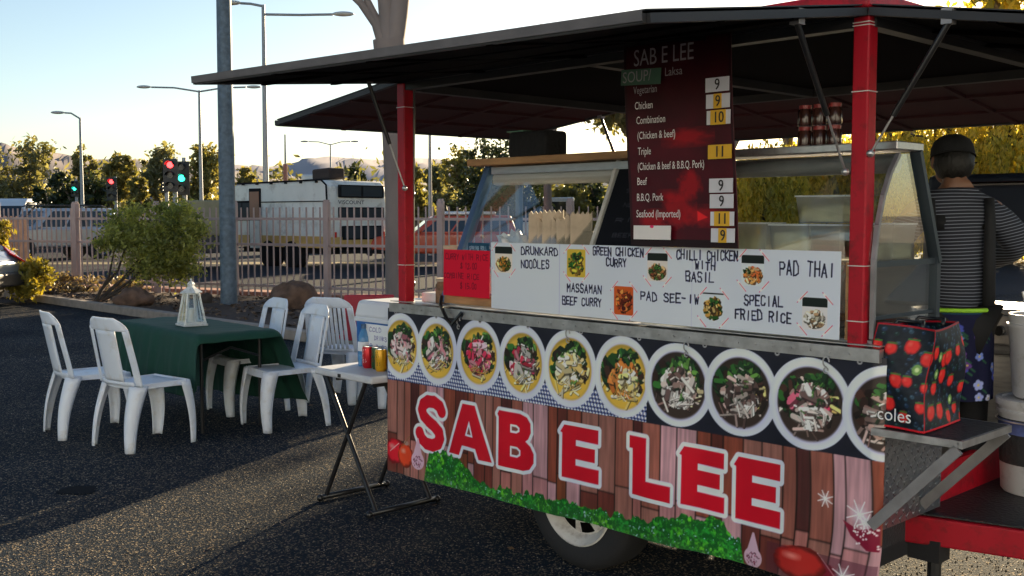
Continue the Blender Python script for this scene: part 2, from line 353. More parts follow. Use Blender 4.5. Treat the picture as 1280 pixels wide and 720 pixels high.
# loose chips on the asphalt
def chips():
    n = 52000; rg = np.random.default_rng(3)
    y = 3.9 + 9 * rg.random(n) ** 1.6; x = (rg.random(n) - .5) * 1.15 * y + .1
    s = .0016 + .0034 * rg.random(n) ** 2.4; a = rg.random(n) * 6.28
    V = np.zeros((n, 4, 3)); 
    for k in range(3):
        t = a + k * 2.094 + (rg.random(n) - .5) * .7; V[:, k, 0] = x + s * np.cos(t) * 1.2; V[:, k, 1] = y + s * np.sin(t) * 1.2; V[:, k, 2] = .0005
    V[:, 3, 0] = x + (rg.random(n) - .5) * s; V[:, 3, 1] = y + (rg.random(n) - .5) * s; V[:, 3, 2] = s * (.9 + rg.random(n) * .7)
    b = np.arange(n)[:, None] * 4; Fq = np.concatenate([b + np.array([[0, 1, 3]]), b + np.array([[1, 2, 3]]), b + np.array([[2, 0, 3]])])
    v = (.012 + .5 * rg.random(n) ** 7)[:, None] * np.array([[1.15, 1.0, .76]]); c = np.repeat(v, 4, 0)
    colmat('chip', .6); tag(fastmesh('gravel', V.reshape(-1, 3), Fq, 'chip', col=c), kind='stuff')
chips()
# small litter on the asphalt
colmat('scrap', .8); rgl = np.random.default_rng(31); n = 46; yl = 4.6 + 7 * rgl.random(n); xl_ = (rgl.random(n) - .62) * .95 * yl
a_ = rgl.random(n) * 6.28; sz = .012 + .016 * rgl.random(n); V = []
for k in range(n):
    for d, r_ in ((0, 1), (1.5, .45), (3.1, 1), (4.7, .5)): V.append((xl_[k] + sz[k] * r_ * math.cos(a_[k] + d), yl[k] + sz[k] * r_ * math.sin(a_[k] + d), .006 + .006 * (d == 1.5)))
cl = np.where(rgl.random(n)[:, None] < .12, np.array([[.6, .6, .58]]), np.array([[.16, .09, .04]]) * (.4 + rgl.random(n)[:, None]))
tag(fastmesh('litter', np.array(V), np.arange(n * 4).reshape(-1, 4), 'scrap', col=np.repeat(cl, 4, 0)), kind='stuff')
# garden bed, kerb
mb = MB(); bed = [(-14.5, 25.0), (-9.32, 20.06), (-5.46, 16.12), (-1.6, 12.2), (.3, 10.8), (1.6, 11.6), (2.6, 15.2), (-1.3, 17.2), (-10.5, 21.8), (-15, 25.9)]
rg = random.Random(5)
G = []; nx, ny = 60, 8
near = [(-15, 25.4), (-9.32, 20.06), (-5.46, 16.12), (-1.6, 12.2), (-.2, 11.5), (3, 11.5)]; far = [(-15, 26.2), (-9.6, 21.9), (-5.2, 19.7), (-1.3, 17.7), (.2, 17.2), (3, 15.5)]
def lerp_path(P, t):
    t *= len(P) - 1; i = min(int(t), len(P) - 2); f = t - i; return (P[i][0] * (1 - f) + P[i + 1][0] * f, P[i][1] * (1 - f) + P[i + 1][1] * f)
for i in range(nx + 1):
    a = lerp_path(near, i / nx); b = lerp_path(far, i / nx)
    for j in range(ny + 1):
        f = j / ny; G.append((a[0] * (1 - f) + b[0] * f, a[1] * (1 - f) + b[1] * f, .09 + (0 if j in (0, ny) else rg.uniform(-.015, .05))))
mb.add(G, [(i * (ny + 1) + j, (i + 1) * (ny + 1) + j, (i + 1) * (ny + 1) + j + 1, i * (ny + 1) + j + 1) for i in range(nx) for j in range(ny)])
tag(mb.build('garden_bed', 'mulch', smooth='all'), kind='structure')
def kerb(name, P, wd, h, m):
    mb = MB()
    for a, b in zip(P[:-1], P[1:]): mb.bar((a[0], a[1], h / 2), (b[0], b[1], h / 2), wd, h)
    return tag(mb.build(name, m, bevel=.015), kind='structure')
kerb('kerb', near, .16, .13, 'concrete')
mat('brick_edge', (.40, .19, .13), .9, var=.25, vscale=20)
kerb('far_kerb', [(-15, 27.6), (-9.6, 22.6), (-5.2, 20.6), (-1.2, 18.6), (2, 17.6)], .5, .12, 'brick_edge')
mb = MB(); mb.quad([(-60, 33, .008), (60, 36, .008), (60, 37.5, .008), (-60, 34.5, .008)]); tag(mb.build('median', 'dry_grass'), kind='structure')
# leaf litter on the bed
rg2 = np.random.default_rng(8); n = 2600; tt = rg2.random(n); ff = rg2.random(n) * .9 + .05; V = []
for t, f in zip(tt, ff):
    a = lerp_path(near, t); b = lerp_path(far, t); V.append((a[0] * (1 - f) + b[0] * f, a[1] * (1 - f) + b[1] * f, .13))
V = np.array(V); q = (rg2.random((n, 4, 3)) - .5) * np.array([.11, .11, .05]); Vq = (V[:, None] + q).reshape(-1, 3)
colmat('litter', .8); tag(fastmesh('leaf_litter', Vq, np.arange(n * 4).reshape(-1, 4), 'litter', col=np.repeat((.05 + .22 * rg2.random(n) ** 2)[:, None] * np.array([[1.1, .7, .45]]), 4, 0)), kind='stuff')
# hills
def ridge(name, prof, Y, depth, m, seed):
    xs = np.linspace(prof[0][0], prof[-1][0], 170); ys = np.interp(xs, [p[0] for p in prof], [p[1] for p in prof])
    V = []; rows = 9
    for i, (x, y) in enumerate(zip(xs, ys)):
        top = at(x, y, Y).z; X = at(x, y, Y).x
        for r in range(rows):
            t = r / (rows - 1); k = math.sin(math.pi * t) ** .8 if 0 < t < 1 else 0
            V.append((X * (1 + (t - .5) * depth / Y), Y + (t - .5) * depth, -2 + (top + 2) * k * (1 if r == rows // 2 else (.93 + .12 * math.sin(i * .9 + r * 2.1 + seed) * (vnoise(np.array([i * .3]), np.array([r * .8]), seed)[0])))))
    V = np.array(V); F = []
    for i in range(len(xs) - 1):
        for r in range(rows - 1): F.append((i * rows + r, (i + 1) * rows + r, (i + 1) * rows + r + 1, i * rows + r + 1))
    return tag(fastmesh(name, V, np.array(F), m, smooth=True), kind='structure')
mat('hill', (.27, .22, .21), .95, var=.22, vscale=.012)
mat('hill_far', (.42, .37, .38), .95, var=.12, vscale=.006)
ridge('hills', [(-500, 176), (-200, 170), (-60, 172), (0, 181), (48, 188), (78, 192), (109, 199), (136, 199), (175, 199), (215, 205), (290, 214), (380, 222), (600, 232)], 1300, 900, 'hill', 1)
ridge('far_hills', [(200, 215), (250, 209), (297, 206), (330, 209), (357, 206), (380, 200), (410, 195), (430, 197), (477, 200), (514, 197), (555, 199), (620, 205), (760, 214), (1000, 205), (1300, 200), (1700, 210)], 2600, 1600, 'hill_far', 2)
# ------------------------------------------------------------------ vegetation
leafmat('leaf_gum', (.08, .09, .05, 1), (.30, .28, .16, 1), .45)
leafmat('leaf_dark', (.012, .022, .012, 1), (.05, .065, .02, 1), .2)
leafmat('leaf_olive', (.09, .095, .035, 1), (.32, .28, .11, 1), .42)
leafmat('leaf_bush', (.09, .12, .05, 1), (.46, .46, .16, 1), .6)
leafmat('leaf_yellow', (.16, .15, .03, 1), (.40, .33, .06, 1), .4)
leafmat('leaf_willow', (.16, .17, .04, 1), (.72, .62, .20, 1), .72)
leafmat('leaf_dry', (.16, .12, .08, 1), (.32, .25, .17, 1), .3)
mat('bark', (.20, .15, .11), .9, var=.3, vscale=10, bump=.5, bscale=18, stretch=(1, 1, .25))
mat('bark_pale', (.24, .19, .17), .85, var=.2, vscale=3.5, bump=.35, bscale=14, stretch=(1, 1, .35))
mat('bark_dark', (.06, .045, .035), .9, var=.3, vscale=10)
def leaves(blobs, n, size, seed, clumps=40, tight=.30, droop=0.0, aspect=2.2):
    rg = np.random.default_rng(seed); B = np.array(blobs, float); vol = B[:, 3] * B[:, 4] * B[:, 5]; pk = rg.choice(len(B), clumps * len(B), p=vol / vol.sum())
    d = rg.normal(size=(len(pk), 3)); d /= np.linalg.norm(d, axis=1)[:, None]; r = (.35 + .62 * rg.random(len(pk)) ** .6)[:, None]
    CC = B[pk, :3] + d * r * B[pk, 3:6]; cs = (B[pk, 3:6].mean(1) * tight * (.55 + .9 * rg.random(len(pk)))); tone = rg.random(len(pk))
    k = rg.integers(0, len(pk), n); P = CC[k] + rg.normal(size=(n, 3)) * cs[k][:, None] * np.array([.62, .62, .5])
    s = size * (.6 + .9 * rg.random(n)); u = rg.normal(size=(n, 3)); u[:, 2] -= droop; u /= np.linalg.norm(u, axis=1)[:, None]
    v = np.cross(u, rg.normal(size=(n, 3))); v /= np.linalg.norm(v, axis=1)[:, None] + 1e-9
    s = s[:, None]; V = np.stack([P - u * s, P + v * s / aspect, P + u * s, P - v * s / aspect], 1).reshape(-1, 3)
    c = np.clip(tone[k] * .6 + .4 * rg.random(n), 0, 1); return V, np.arange(n * 4).reshape(-1, 4), np.repeat(c, 4)[:, None] * np.ones((1, 3))
def tree(name, label, cat, loc, blobs, n, size, lm, bm_, trunk_r, seed, group=None, fork=.35, clumps=40, tight=.3, droop=0, limbs=True, aspect=2.2):
    t = thing(name, label, cat, loc, 0, group); V, Fq, c = leaves(blobs, n, size, seed, clumps, tight, droop, aspect)
    fastmesh('crown', V, Fq, lm, t, c)
    rg = random.Random(seed); mb = MB(); B = blobs; cx = sum(b[0] for b in B) / len(B); cy = sum(b[1] for b in B) / len(B); zt = max(b[2] for b in B)
    fz = zt * fork; f = Vector((cx * .25, cy * .25, fz))
    mb.tube([(0, 0, -.05), (cx * .08 + .03, cy * .05, fz * .5), f], [trunk_r * 1.25, trunk_r, trunk_r * .85], 9)
    for b in B:
        e = Vector(b[:3]) + Vector((0, 0, b[5] * .3)); m1 = f.lerp(e, .5) + Vector((rg.uniform(-.1, .1), rg.uniform(-.1, .1), .12)) * b[3]
        mb.tube([f, m1, e], [trunk_r * .6, trunk_r * .36, trunk_r * .12], 7)
        for q in range(3 if limbs else 0):
            g = Vector(b[:3]) + Vector((rg.uniform(-.8, .8) * b[3], rg.uniform(-.8, .8) * b[4], rg.uniform(0, .8) * b[5])); mb.tube([m1, m1.lerp(g, .6) + Vector((0, 0, .1)), g], [trunk_r * .26, trunk_r * .14, trunk_r * .05], 5)
    mb.build('trunk', bm_, t, smooth=True); return t
rg = random.Random(21)
def blobs(w, h, z, k, seed, sq=.6):
    r = random.Random(seed); return [(r.uniform(-.32, .32) * w, r.uniform(-.25, .25) * w, z + r.uniform(.1, .9) * h, w * r.uniform(.2, .34), w * r.uniform(.2, .32), h * r.uniform(.22, .36) * sq * 1.6) for _ in range(k)]
# far tree line: px centre, px top, px width, distance, leaf material, label
BGT = [(-25, 182, 90, 66, 'leaf_gum', 'loose grey-green gum tree at the far left edge behind the white van'),
       (34, 190, 80, 66, 'leaf_gum', 'pale gum tree rising behind the white van, with an uneven feathery top'),
       (62, 214, 50, 52, 'leaf_dark', 'round dark green tree directly behind the silver wagon bonnet'),
       (100, 212, 62, 52, 'leaf_dark', 'dark dense tree behind the green traffic light'),
       (110, 186, 26, 70, 'leaf_gum', 'small tall gum crown standing above the dark trees beside the left lamp post'),
       (133, 204, 42, 55, 'leaf_olive', 'yellow-green tree behind the small red traffic light, catching the sun'),
       (158, 210, 34, 60, 'leaf_gum', 'thin grey tree right of the yellow-green tree'),
       (178, 226, 32, 54, 'leaf_olive', 'low olive tree peeking over the middle of the big shrub'),
       (196, 197, 44, 62, 'leaf_gum', 'pale gum tree left of the large traffic light pair'),
       (222, 208, 40, 70, 'leaf_gum', 'small pale tree behind the large traffic light'),
       (258, 190, 60, 58, 'leaf_olive', 'large olive gum tree behind the grey steel pole'),
       (304, 216, 40, 64, 'leaf_olive', 'low tree just above the left end of the caravan roof'),
       (447, 216, 44, 80, 'leaf_dark', 'small distant dark tree right of the caravan roof box'),
       (522, 205, 40, 62, 'leaf_olive', 'slim olive tree seen just right of the front left red post'),
       (548, 212, 40, 70, 'leaf_gum', 'pale scrubby gum behind the red car'),
       (583, 198, 46, 58, 'leaf_olive', 'yellowish tree between the red car and the slanted glass case'),
       (612, 168, 130, 44, 'leaf_dark', 'big dark spreading tree behind the glass display case'),
       (700, 214, 70, 50, 'leaf_olive', 'low olive tree seen through the left glass case'),
       (760, 222, 60, 48, 'leaf_dark', 'dark low tree seen through the right part of the left glass case')]
protoc = {}
for i, (px, py, wpx, Y, lm, lab) in enumerate(BGT):
    h = at(px, py, Y).z; X = at(px, py, Y).x; wd = wpx / F_PX * Y
    # a copy of an earlier crown would repeat, so every tree gets its own
    tree('gum_tree' if lm != 'leaf_dark' else 'dense_tree', lab, 'tree', (X, Y + rg.uniform(-2, 2), 0), blobs(wd * 1.15, h * .86, h * .14, 5 + int(wd / 2), 100 + i, .58), int(3000 + 380 * wd * 1.2), .11 * Y / 45, lm, 'bark', .18, 200 + i, 'trees beyond the road', clumps=16 if wpx > 48 else 26, tight=.34 if wpx > 48 else .24, limbs=False)
# low scrub that closes the tree line
V, Fq, c = leaves([(x, 78 + rg.uniform(-4, 6), 1.6 + rg.uniform(-.4, 1.0), 5, 3, 2.0 + rg.uniform(0, 1.2)) for x in range(-52, 70, 4)], 26000, .3, 77, 10, .35)
tag(fastmesh('scrub', V, Fq, 'leaf_gum', col=c), kind='stuff')
# gum trees whose high crowns stand behind the trailer's awnings and throw the long shade over the tables
GUMS = [(1.15, 35, 2.6), (4.2, 36, 3.2), (7.0, 34.5, 2.9), (9.2, 35.5, 2.6)]
SPARSE = [(13.1, 35.2)]
GL = ['gum tree just right of the dark spreading tree, its crown mostly hidden by the awning', 'gum trunk behind the left side of the hanging price board',
      'gum trunk behind the right side of the hanging price board', 'gum tree behind the trailer between the price board and the near red post']
for i, (X, Y, wd) in enumerate(GUMS):
    bl = [(random.Random(i * 9 + k).uniform(-.45, .45) * wd, random.Random(i * 7 + k + 3).uniform(-1, 1), (5.55 if i == 0 else 5.2) + (k % 3) * (.42 if i == 0 else .68) + random.Random(k + i).uniform(-.1, .25), 1.15, 1.3, .62) for k in range(10)]
    tree('tall_gum_tree', GL[i], 'tree', (X, Y, 0), bl, 15000, .13, 'leaf_gum', 'bark_pale', .14, 300 + i, 'gum trees behind the trailer', fork=.55, clumps=18, tight=.42, limbs=False)
for X, Y in SPARSE:
    bl = [(random.Random(k + 5).uniform(-1.0, 1.0), random.Random(k + 9).uniform(-.7, .7), 5.3 + (k % 4) * .62, .62, .8, .32) for k in range(9)]
    tree('tall_gum_tree', 'sparse tall gum tree behind the trailer, between the near red post and the person', 'tree', (X, Y, 0), bl, 3300, .12, 'leaf_gum', 'bark_pale', .13, 344, 'gum trees behind the trailer', fork=.6, clumps=16, tight=.4, limbs=False)
# drooping trees on the right, back-lit
WL = ['drooping back-lit pepper tree seen through the right glass case', 'drooping pepper tree behind the tubs of the right glass case', 'yellow-green drooping tree seen between the glass case and the woman',
      'glowing drooping tree behind the woman, left of her cap', 'brightest drooping tree at the right edge, behind the woman\'s cap', 'drooping tree at the far right edge beyond the open lid']
for i, (px, top, wpx, Y) in enumerate([(958, 172, 90, 33), (1030, 152, 110, 35), (1110, 128, 110, 34), (1185, 112, 110, 36), (1262, 104, 110, 34), (1345, 96, 120, 36)]):
    h = at(px, top, Y).z; X = at(px, top, Y).x; wd = wpx / F_PX * Y; r = random.Random(i + 50)
    t = thing('pepper_tree', WL[i], 'tree', (X, Y, 0), 0, 'drooping trees on the right'); rgn = np.random.default_rng(60 + i); ns = 520; per = 26
    a = rgn.random(ns) * 6.28; rr = np.sqrt(rgn.random(ns)) * wd * .62; sx = rr * np.cos(a); sy = rr * np.sin(a) * .8
    top_z = h * (1.0 - .35 * (rr / (wd * .62)) ** 2) * (.82 + .2 * rgn.random(ns)); ln = top_z * (.35 + .6 * rgn.random(ns))
    q = rgn.random((ns, per)); P = np.stack([sx[:, None] + .07 * rgn.normal(size=(ns, per)), sy[:, None] + .07 * rgn.normal(size=(ns, per)), top_z[:, None] - q * ln[:, None]], -1).reshape(-1, 3)
    n = len(P); u = rgn.normal(size=(n, 3)) * .45 + np.array([0, 0, -1.0]); u /= np.linalg.norm(u, axis=1)[:, None]; v = np.cross(u, rgn.normal(size=(n, 3))); v /= np.linalg.norm(v, axis=1)[:, None]
    s = (.055 + .07 * rgn.random(n))[:, None]; V = np.stack([P - u * s, P + v * s * .4, P + u * s, P - v * s * .4], 1).reshape(-1, 3); tone = np.repeat(rgn.random(ns), per) * .6 + .4 * rgn.random(n)
    fastmesh('crown', V, np.arange(n * 4).reshape(-1, 4), 'leaf_willow', t, np.repeat(tone, 4)[:, None] * np.ones((1, 3)))
    mb = MB(); mb.tube([(0, 0, 0), (.1, 0, h * .3), (-.05, .1, h * .55)], [.28, .22, .16], 9)
    for k in range(7):
        aa = k * .9; mb.tube([(-.05, .1, h * .5), (math.cos(aa) * wd * .2, math.sin(aa) * wd * .2, h * .8), (math.cos(aa) * wd * .45, math.sin(aa) * wd * .4, h * .78)], [.12, .07, .03], 6)
    mb.build('trunk', 'bark_dark', t, smooth=True)
V, Fq, c = leaves([(x, 37 + rg.uniform(-1, 1), .9, 2.2, 1.2, 1.3) for x in range(7, 30, 2)], 26000, .10, 78, 14, .35)
tag(fastmesh('hedge', V, Fq, 'leaf_willow', col=c), 'low shaggy hedge closing the gap under the drooping trees', 'hedge')
# tree close behind on the right: only the top shows above the right awning
tree('overhanging_tree', 'leafy tree whose crown shows above the right awning', 'tree', (8.6, 14.5, 0), [(-1.7, 0, 4.9, 1.1, .9, .75), (-.5, .3, 5.3, 1.2, .9, .9), (-2.6, .2, 5.0, .7, .7, .5), (.9, 0, 5.0, 1.2, 1, .9)], 7000, .09, 'leaf_willow', 'bark', .2, 91, droop=1.2)
# the leaning shrub, yellow bush and orange bush at the fence
def shrub(name, label, px, py0, base, Y, bl, n, size, lm, seed, stems, lean=(0, 0)):
    t = thing(name, label, 'shrub', (base[0], base[1], .08)); V, Fq, c = leaves(bl, n, size, seed, 15, .42 if len(bl) > 6 else .34)
    fastmesh('foliage', V, Fq, lm, t, c); mb = MB(); r = random.Random(seed)
    for k in range(stems):
        b = bl[k % len(bl)]; e = Vector(b[:3]) + Vector((r.uniform(-.3, .3) * b[3], 0, r.uniform(-.2, .3) * b[5])); m1 = Vector((e.x * .5, e.y * .4, e.z * .38)); m0 = Vector((e.x * .2 + r.uniform(-.04, .04), 0, e.z * .14))
        mb.tube([(r.uniform(-.04, .04), r.uniform(-.05, .05), -.05), m0, m1, m1.lerp(e, .5) + Vector((r.uniform(-.08, .08), 0, .05)), e], [.034, .028, .02, .013, .005], 7)
    mb.build('stem', 'bark_dark', t, smooth=True); return t
bx, by = at(116, 368, 18.0)[:2]
shrub('leaning_shrub', 'large green shrub leaning right from dark bare stems in front of the fence', 0, 0, (bx, by), 18,
      [(0.944, 0, 0.95, 0.492, 0.55, 0.42), (1.49, 0.1, 1.1, 0.41, 0.5, 0.4), (0.566, 0, 1.2, 0.344, 0.5, 0.3), (1.196, 0, 0.62, 0.41, 0.45, 0.28), (0.818, 0.1, 1.48, 0.344, 0.4, 0.2), (1.406, 0, 1.5, 0.246, 0.4, 0.22), (0.314, 0, 0.98, 0.213, 0.3, 0.25), (1.616, 0, 0.75, 0.23, 0.3, 0.32), (1.742, 0, 1.35, 0.164, 0.3, 0.2), (1.07, 0, 1.62, 0.164, 0.3, 0.12), (0.776, 0, 0.55, 0.246, 0.3, 0.2)], 12500, .036, 'leaf_bush', 5, 6)
p = at(38, 366, 18.9); shrub('yellow_bush', 'bright yellow-green round bush beside the silver hatchback', 0, 0, (p.x, p.y), 18, [(0, 0, .36, .33, .3, .33), (-.15, 0, .25, .3, .3, .25), (.12, 0, .5, .2, .2, .18), (-.2, 0, .55, .15, .2, .15)], 3800, .045, 'leaf_yellow', 6, 6)
p = at(-2, 340, 20.4); shrub('tall_yellow_bush', 'tall orange-yellow bush at the left edge behind the silver hatchback', 0, 0, (p.x, p.y), 20, [(0, 0, .8, .3, .3, .4), (.05, 0, 1.2, .22, .25, .25), (-.3, 0, .7, .3, .3, .4)], 2600, .05, 'leaf_yellow', 7, 6)
for i, (px, py, Y, sc) in enumerate([(75, 362, 20.6, .5), (104, 366, 20.2, .4), (160, 372, 19.6, .35)]):
    p = at(px, py, Y); shrub('dry_tuft', ['dry tuft at the fence foot right of the yellow bush', 'dry tuft at the foot of the pink fence post', 'small dry tuft under the leaning shrub'][i], 0, 0, (p.x, p.y), Y, [(0, 0, .16, sc, .25, .18)], 500, .04, 'leaf_dry', 30 + i, 5)
# pale trunk standing close behind the left post
p = at(497, 420, 14.2); tg = thing('pale_gum_tree', 'smooth pale gum trunk forking behind the front left red post', 'tree', (p.x, p.y, 0)); mb = MB()
def tp(px, py): q = at(px + 6, py, 14.2); return (q.x - p.x, 0, q.z)
mb.tube([(-.02, 0, -.05), tp(492, 370), tp(491, 250), tp(488, 170), tp(483, 100), tp(480, 50)], [.23, .175, .165, .17, .19, .21], 16)
mb.tube([tp(482, 75), tp(491, 20), tp(498, -40), tp(505, -140)], [.15, .135, .12, .09], 12)
mb.tube([tp(482, 70), tp(478, 20), tp(473, -30), tp(466, -120)], [.15, .11, .1, .07], 12)
mb.tube([tp(479, 60), tp(464, 30), tp(445, 4), tp(424, -16), tp(380, -50)], [.13, .065, .052, .045, .03], 10)
mb.tube([tp(474, 48), tp(462, 18), tp(450, -6), tp(430, -60)], [.09, .05, .045, .03], 10)
mb.build('trunk', 'bark_pale', tg, smooth=True)
V, Fq, c = leaves([(tp(505, -170)[0], 0, tp(0, -170)[2], .9, .9, .7), (tp(380, -80)[0], 0, tp(0, -110)[2], .7, .8, .5), (tp(450, -150)[0], 0, tp(0, -150)[2], .9, .9, .6)], 3000, .08, 44, 20)
fastmesh('crown', V, Fq, 'leaf_gum', tg, c)
# stones
def rock(name, label, c, r, seed, m):
    mb = MB(); mb.ell((0, 0, 0), (1, 1, 1), 22, 14); rr = random.Random(seed); o = []
    for v in mb.v:
        k = 1 + .13 * math.sin(v[0] * 4 + seed) * math.cos(v[2] * 5) + .09 * math.sin(v[1] * 9 + v[0] * 7); o.append((v[0] * r[0] * k, v[1] * r[1] * k, max(-r[2] * .7, v[2] * r[2] * k)))
    mb.v = o; b = mb.build(name, m, smooth='all'); b.location = c; return tag(b, label, 'rock')
mat('sandstone', (.15, .085, .055), .95, var=.5, vscale=6, bump=1, bscale=16)
q = at(367, 392, 16.8); rock('boulder', 'brown boulder in the garden bed behind the right-hand white chairs', (q.x, q.y, .22), (.38, .3, .3), 3, 'sandstone')
q = at(168, 375, 17.2); rock('boulder', 'grey-brown boulder under the leaning shrub', (q.x, q.y, .2), (.30, .26, .20), 5, 'sandstone')
q = at(258, 384, 17.6); rock('stone', 'small dark stone left of the steel pole foot', (q.x, q.y, .16), (.1, .09, .12), 8, 'bark_dark')
# ------------------------------------------------------------------ fence
mat('fence_paint', (.44, .32, .30), .5, var=.12, vscale=4, metal=.1)
FP = [(-15.2, 24.9), (-10.4, 21.7), (-8.45, 20.72), (-6.6, 19.85), (-4.95, 19.1), (-3.15, 18.2), (-1.15, 17.25), (.9, 16.6), (3.0, 16.3)]
pw = {1: .05, 2: .11, 3: .10, 4: .09, 5: .10, 6: .10}
ft = thing('picket_fence', 'long pale steel picket fence along the garden bed, in front of the road', 'fence', (0, 0, 0))
for i, (a, b) in enumerate(zip(FP[:-1], FP[1:])):
    mb = MB(); L = math.hypot(b[0] - a[0], b[1] - a[1]); k = int(L / (.135)); ang = math.atan2(b[1] - a[1], b[0] - a[0])
    for j in range(1, k):
        t = j / k; x = a[0] + (b[0] - a[0]) * t; y = a[1] + (b[1] - a[1]) * t
        mb.box((x, y, .92), (.020, .024, 1.56), 0, rz=ang)
    for z in (.32, 1.05 if i % 2 else 1.05, 1.5): mb.bar((a[0], a[1], z), (b[0], b[1], z), .035, .045)
    mb.build('picket_panel', 'fence_paint', ft)
for i, a in enumerate(FP):
    mb = MB(); wd = pw.get(i, .1); mb.box((a[0], a[1] - .02, .92), (wd, wd, 1.74), 0, rz=-.45); mb.box((a[0], a[1] - .02, 1.8), (wd * .8, wd * .8, .05), 0, rz=-.45); mb.build('post', 'fence_paint', ft, bevel=.008)
mat('orange_board', (.62, .36, .22), .7, var=.15)
q = at(14, 275, 22.9); mb = MB(); mb.box((0, 0, .8), (1.05, .04, 1.45)); 
for k in range(5): mb.box((-.42 + k * .2, -.03, .8), (.03, .03, 1.5))
o = mb.build('board_fence_panel', 'orange_board'); o.location = (at(17, 300, 23.4).x, 23.4, 0); o.rotation_euler = (0, 0, -.55); tag(o, 'sunlit orange-pink board panel closing the left end of the fence', 'fence panel')
# unseen pale building added behind the camera to bounce sun onto the trailer front
mat('bounce_render', (.66, .74, .86), .85, var=.06, vscale=1.2, bump=.1, bscale=12)
sh_ = thing('bounce_building', 'long pale blue-grey rendered shop building across the car park, facing the sun', 'building', (0, -10, 0))
mb = MB(); mb.box((0, -5, 3.0), (46, 10, 6.0)); mb.build('wall', 'bounce_render', sh_)
mb = MB(); mb.box((0, -5, 6.15), (46.6, 10.6, .3)); mb.build('roof', 'concrete', sh_)
mat('bounce_building_glass', (.03, .04, .05), .1, spec=.6)
for k in range(5):
    mb = MB(); mb.box((-18 + k * 9, .03, 1.3), (2.6, .06, 2.2)); wn = mb.build('window_frame', 'grey_paint_b', sh_) if 'grey_paint_b' in MATS else mb.build('window_frame', mat('grey_paint_b', (.3, .31, .32), .5), sh_)
    mb = MB(); mb.box((-18 + k * 9, .065, 1.3), (2.4, .02, 2.0)); mb.build('pane', 'bounce_building_glass', wn)
# ------------------------------------------------------------------ poles, lamps, signals
mat('galv', (.30, .34, .38), .55, .5, var=.22, vscale=16, bump=.12, bscale=40)
mat('galv_dark', (.13, .17, .21), .6, .3, var=.3, vscale=14)
mat('grey_paint', (.36, .37, .38), .5, .2)
mat('lamp_plastic', (.6, .6, .58), .3)
mat('black_plastic', (.012, .013, .015), .4)
q = at(286.5, 388, 17.4); t = thing('steel_pole', 'thick grey galvanised pole rising out of the garden bed', 'pole', (q.x, q.y, 0))
mb = MB(); mb.tube([(0, 0, 0), (0, 0, 3), (0, 0, 7.5)], [.135, .125, .105], 20); mb.build('shaft', 'galv_dark', t, smooth=True)
mb = MB(); mb.cyl((0, 0, .06), (0, 0, .12), .2, n=20); mb.build('base_flange', 'galv', t, smooth=True)
def lamp(label, px, ytop, Y, arms, r=.07, cobra=True):
    q = at(px, ytop, Y); t = thing('street_lamp', label, 'street lamp', (q.x, q.y, 0), 0, 'street lamps along the road')
    mb = MB(); mb.tube([(0, 0, 0), (0, 0, q.z * .5), (0, 0, q.z)], [r * 1.25, r * .9, r * .6], 10); mb.build('pole', 'grey_paint', t, smooth=True)
    for ax, ay in arms:
        e = at(ax, ay, Y); d = Vector((e.x - q.x, 0, e.z)); s = math.copysign(1, d.x)
        mb = MB(); mb.tube([(0, 0, at(px, ay, Y).z - (.0) if ay > ytop else q.z - .05), (d.x * .5, 0, d.z - .02), (d.x - s * .1, 0, d.z)], r * .45, 8); mb.build('arm', 'grey_paint', t, smooth=True)
        mb = MB(); k = r * 1.7; mb.ell((d.x + s * k * 1.5, 0, d.z + k * .1), (k * 2.3, k * 1.1, k * .5), 14, 8); hd = mb.build('lamp_head', 'lamp_plastic', t, smooth='all')
    return t
lamp('tall double-arm street lamp standing right of the thick steel pole', 329, 6, 38, [(297, 4), (420, 18)], .10)
lamp('double-arm street lamp left of the thick steel pole', 249, 113, 42, [(186, 109), (311, 109)], .075)
lamp('single-arm street lamp behind the silver wagon', 100, 147, 50, [(78, 141)], .085)
lamp('distant faint double-arm street lamp above the caravan roof', 413, 180, 70, [(384, 177), (440, 177)], .07)
lamp('street lamp whose pole is hidden, its head just above the awning beside the pale trunk', 502, 57, 30, [(496, 56)], .07)
lamp('slim street lamp pole between the front left red post and the glass case', 537, 120, 42, [(560, 118)], .075)
q = at(357, 225, 60); t = thing('mast', 'thin red and white mast far behind the caravan roof', 'mast', (q.x, q.y, 0)); mb = MB(); mb.cyl((0, 0, 0), (0, 0, at(357, 205, 60).z), .13, n=8); mb.build('lower_shaft', mat('mast_red', (.5, .2, .14), .6), t); mb = MB(); mb.cyl((0, 0, at(357, 205, 60).z), (0, 0, at(357, 168, 60).z), .06, .04, n=8); mb.build('upper_shaft', 'grey_paint', t)
emis('lamp_red', (1, .03, .03, 1), 3.5); emis('lamp_green', (.02, .8, .5, 1), 3.0); emis('lamp_amber', (1, .3, .03, 1), 2)
mat('lens_off', (.02, .02, .02), .2)
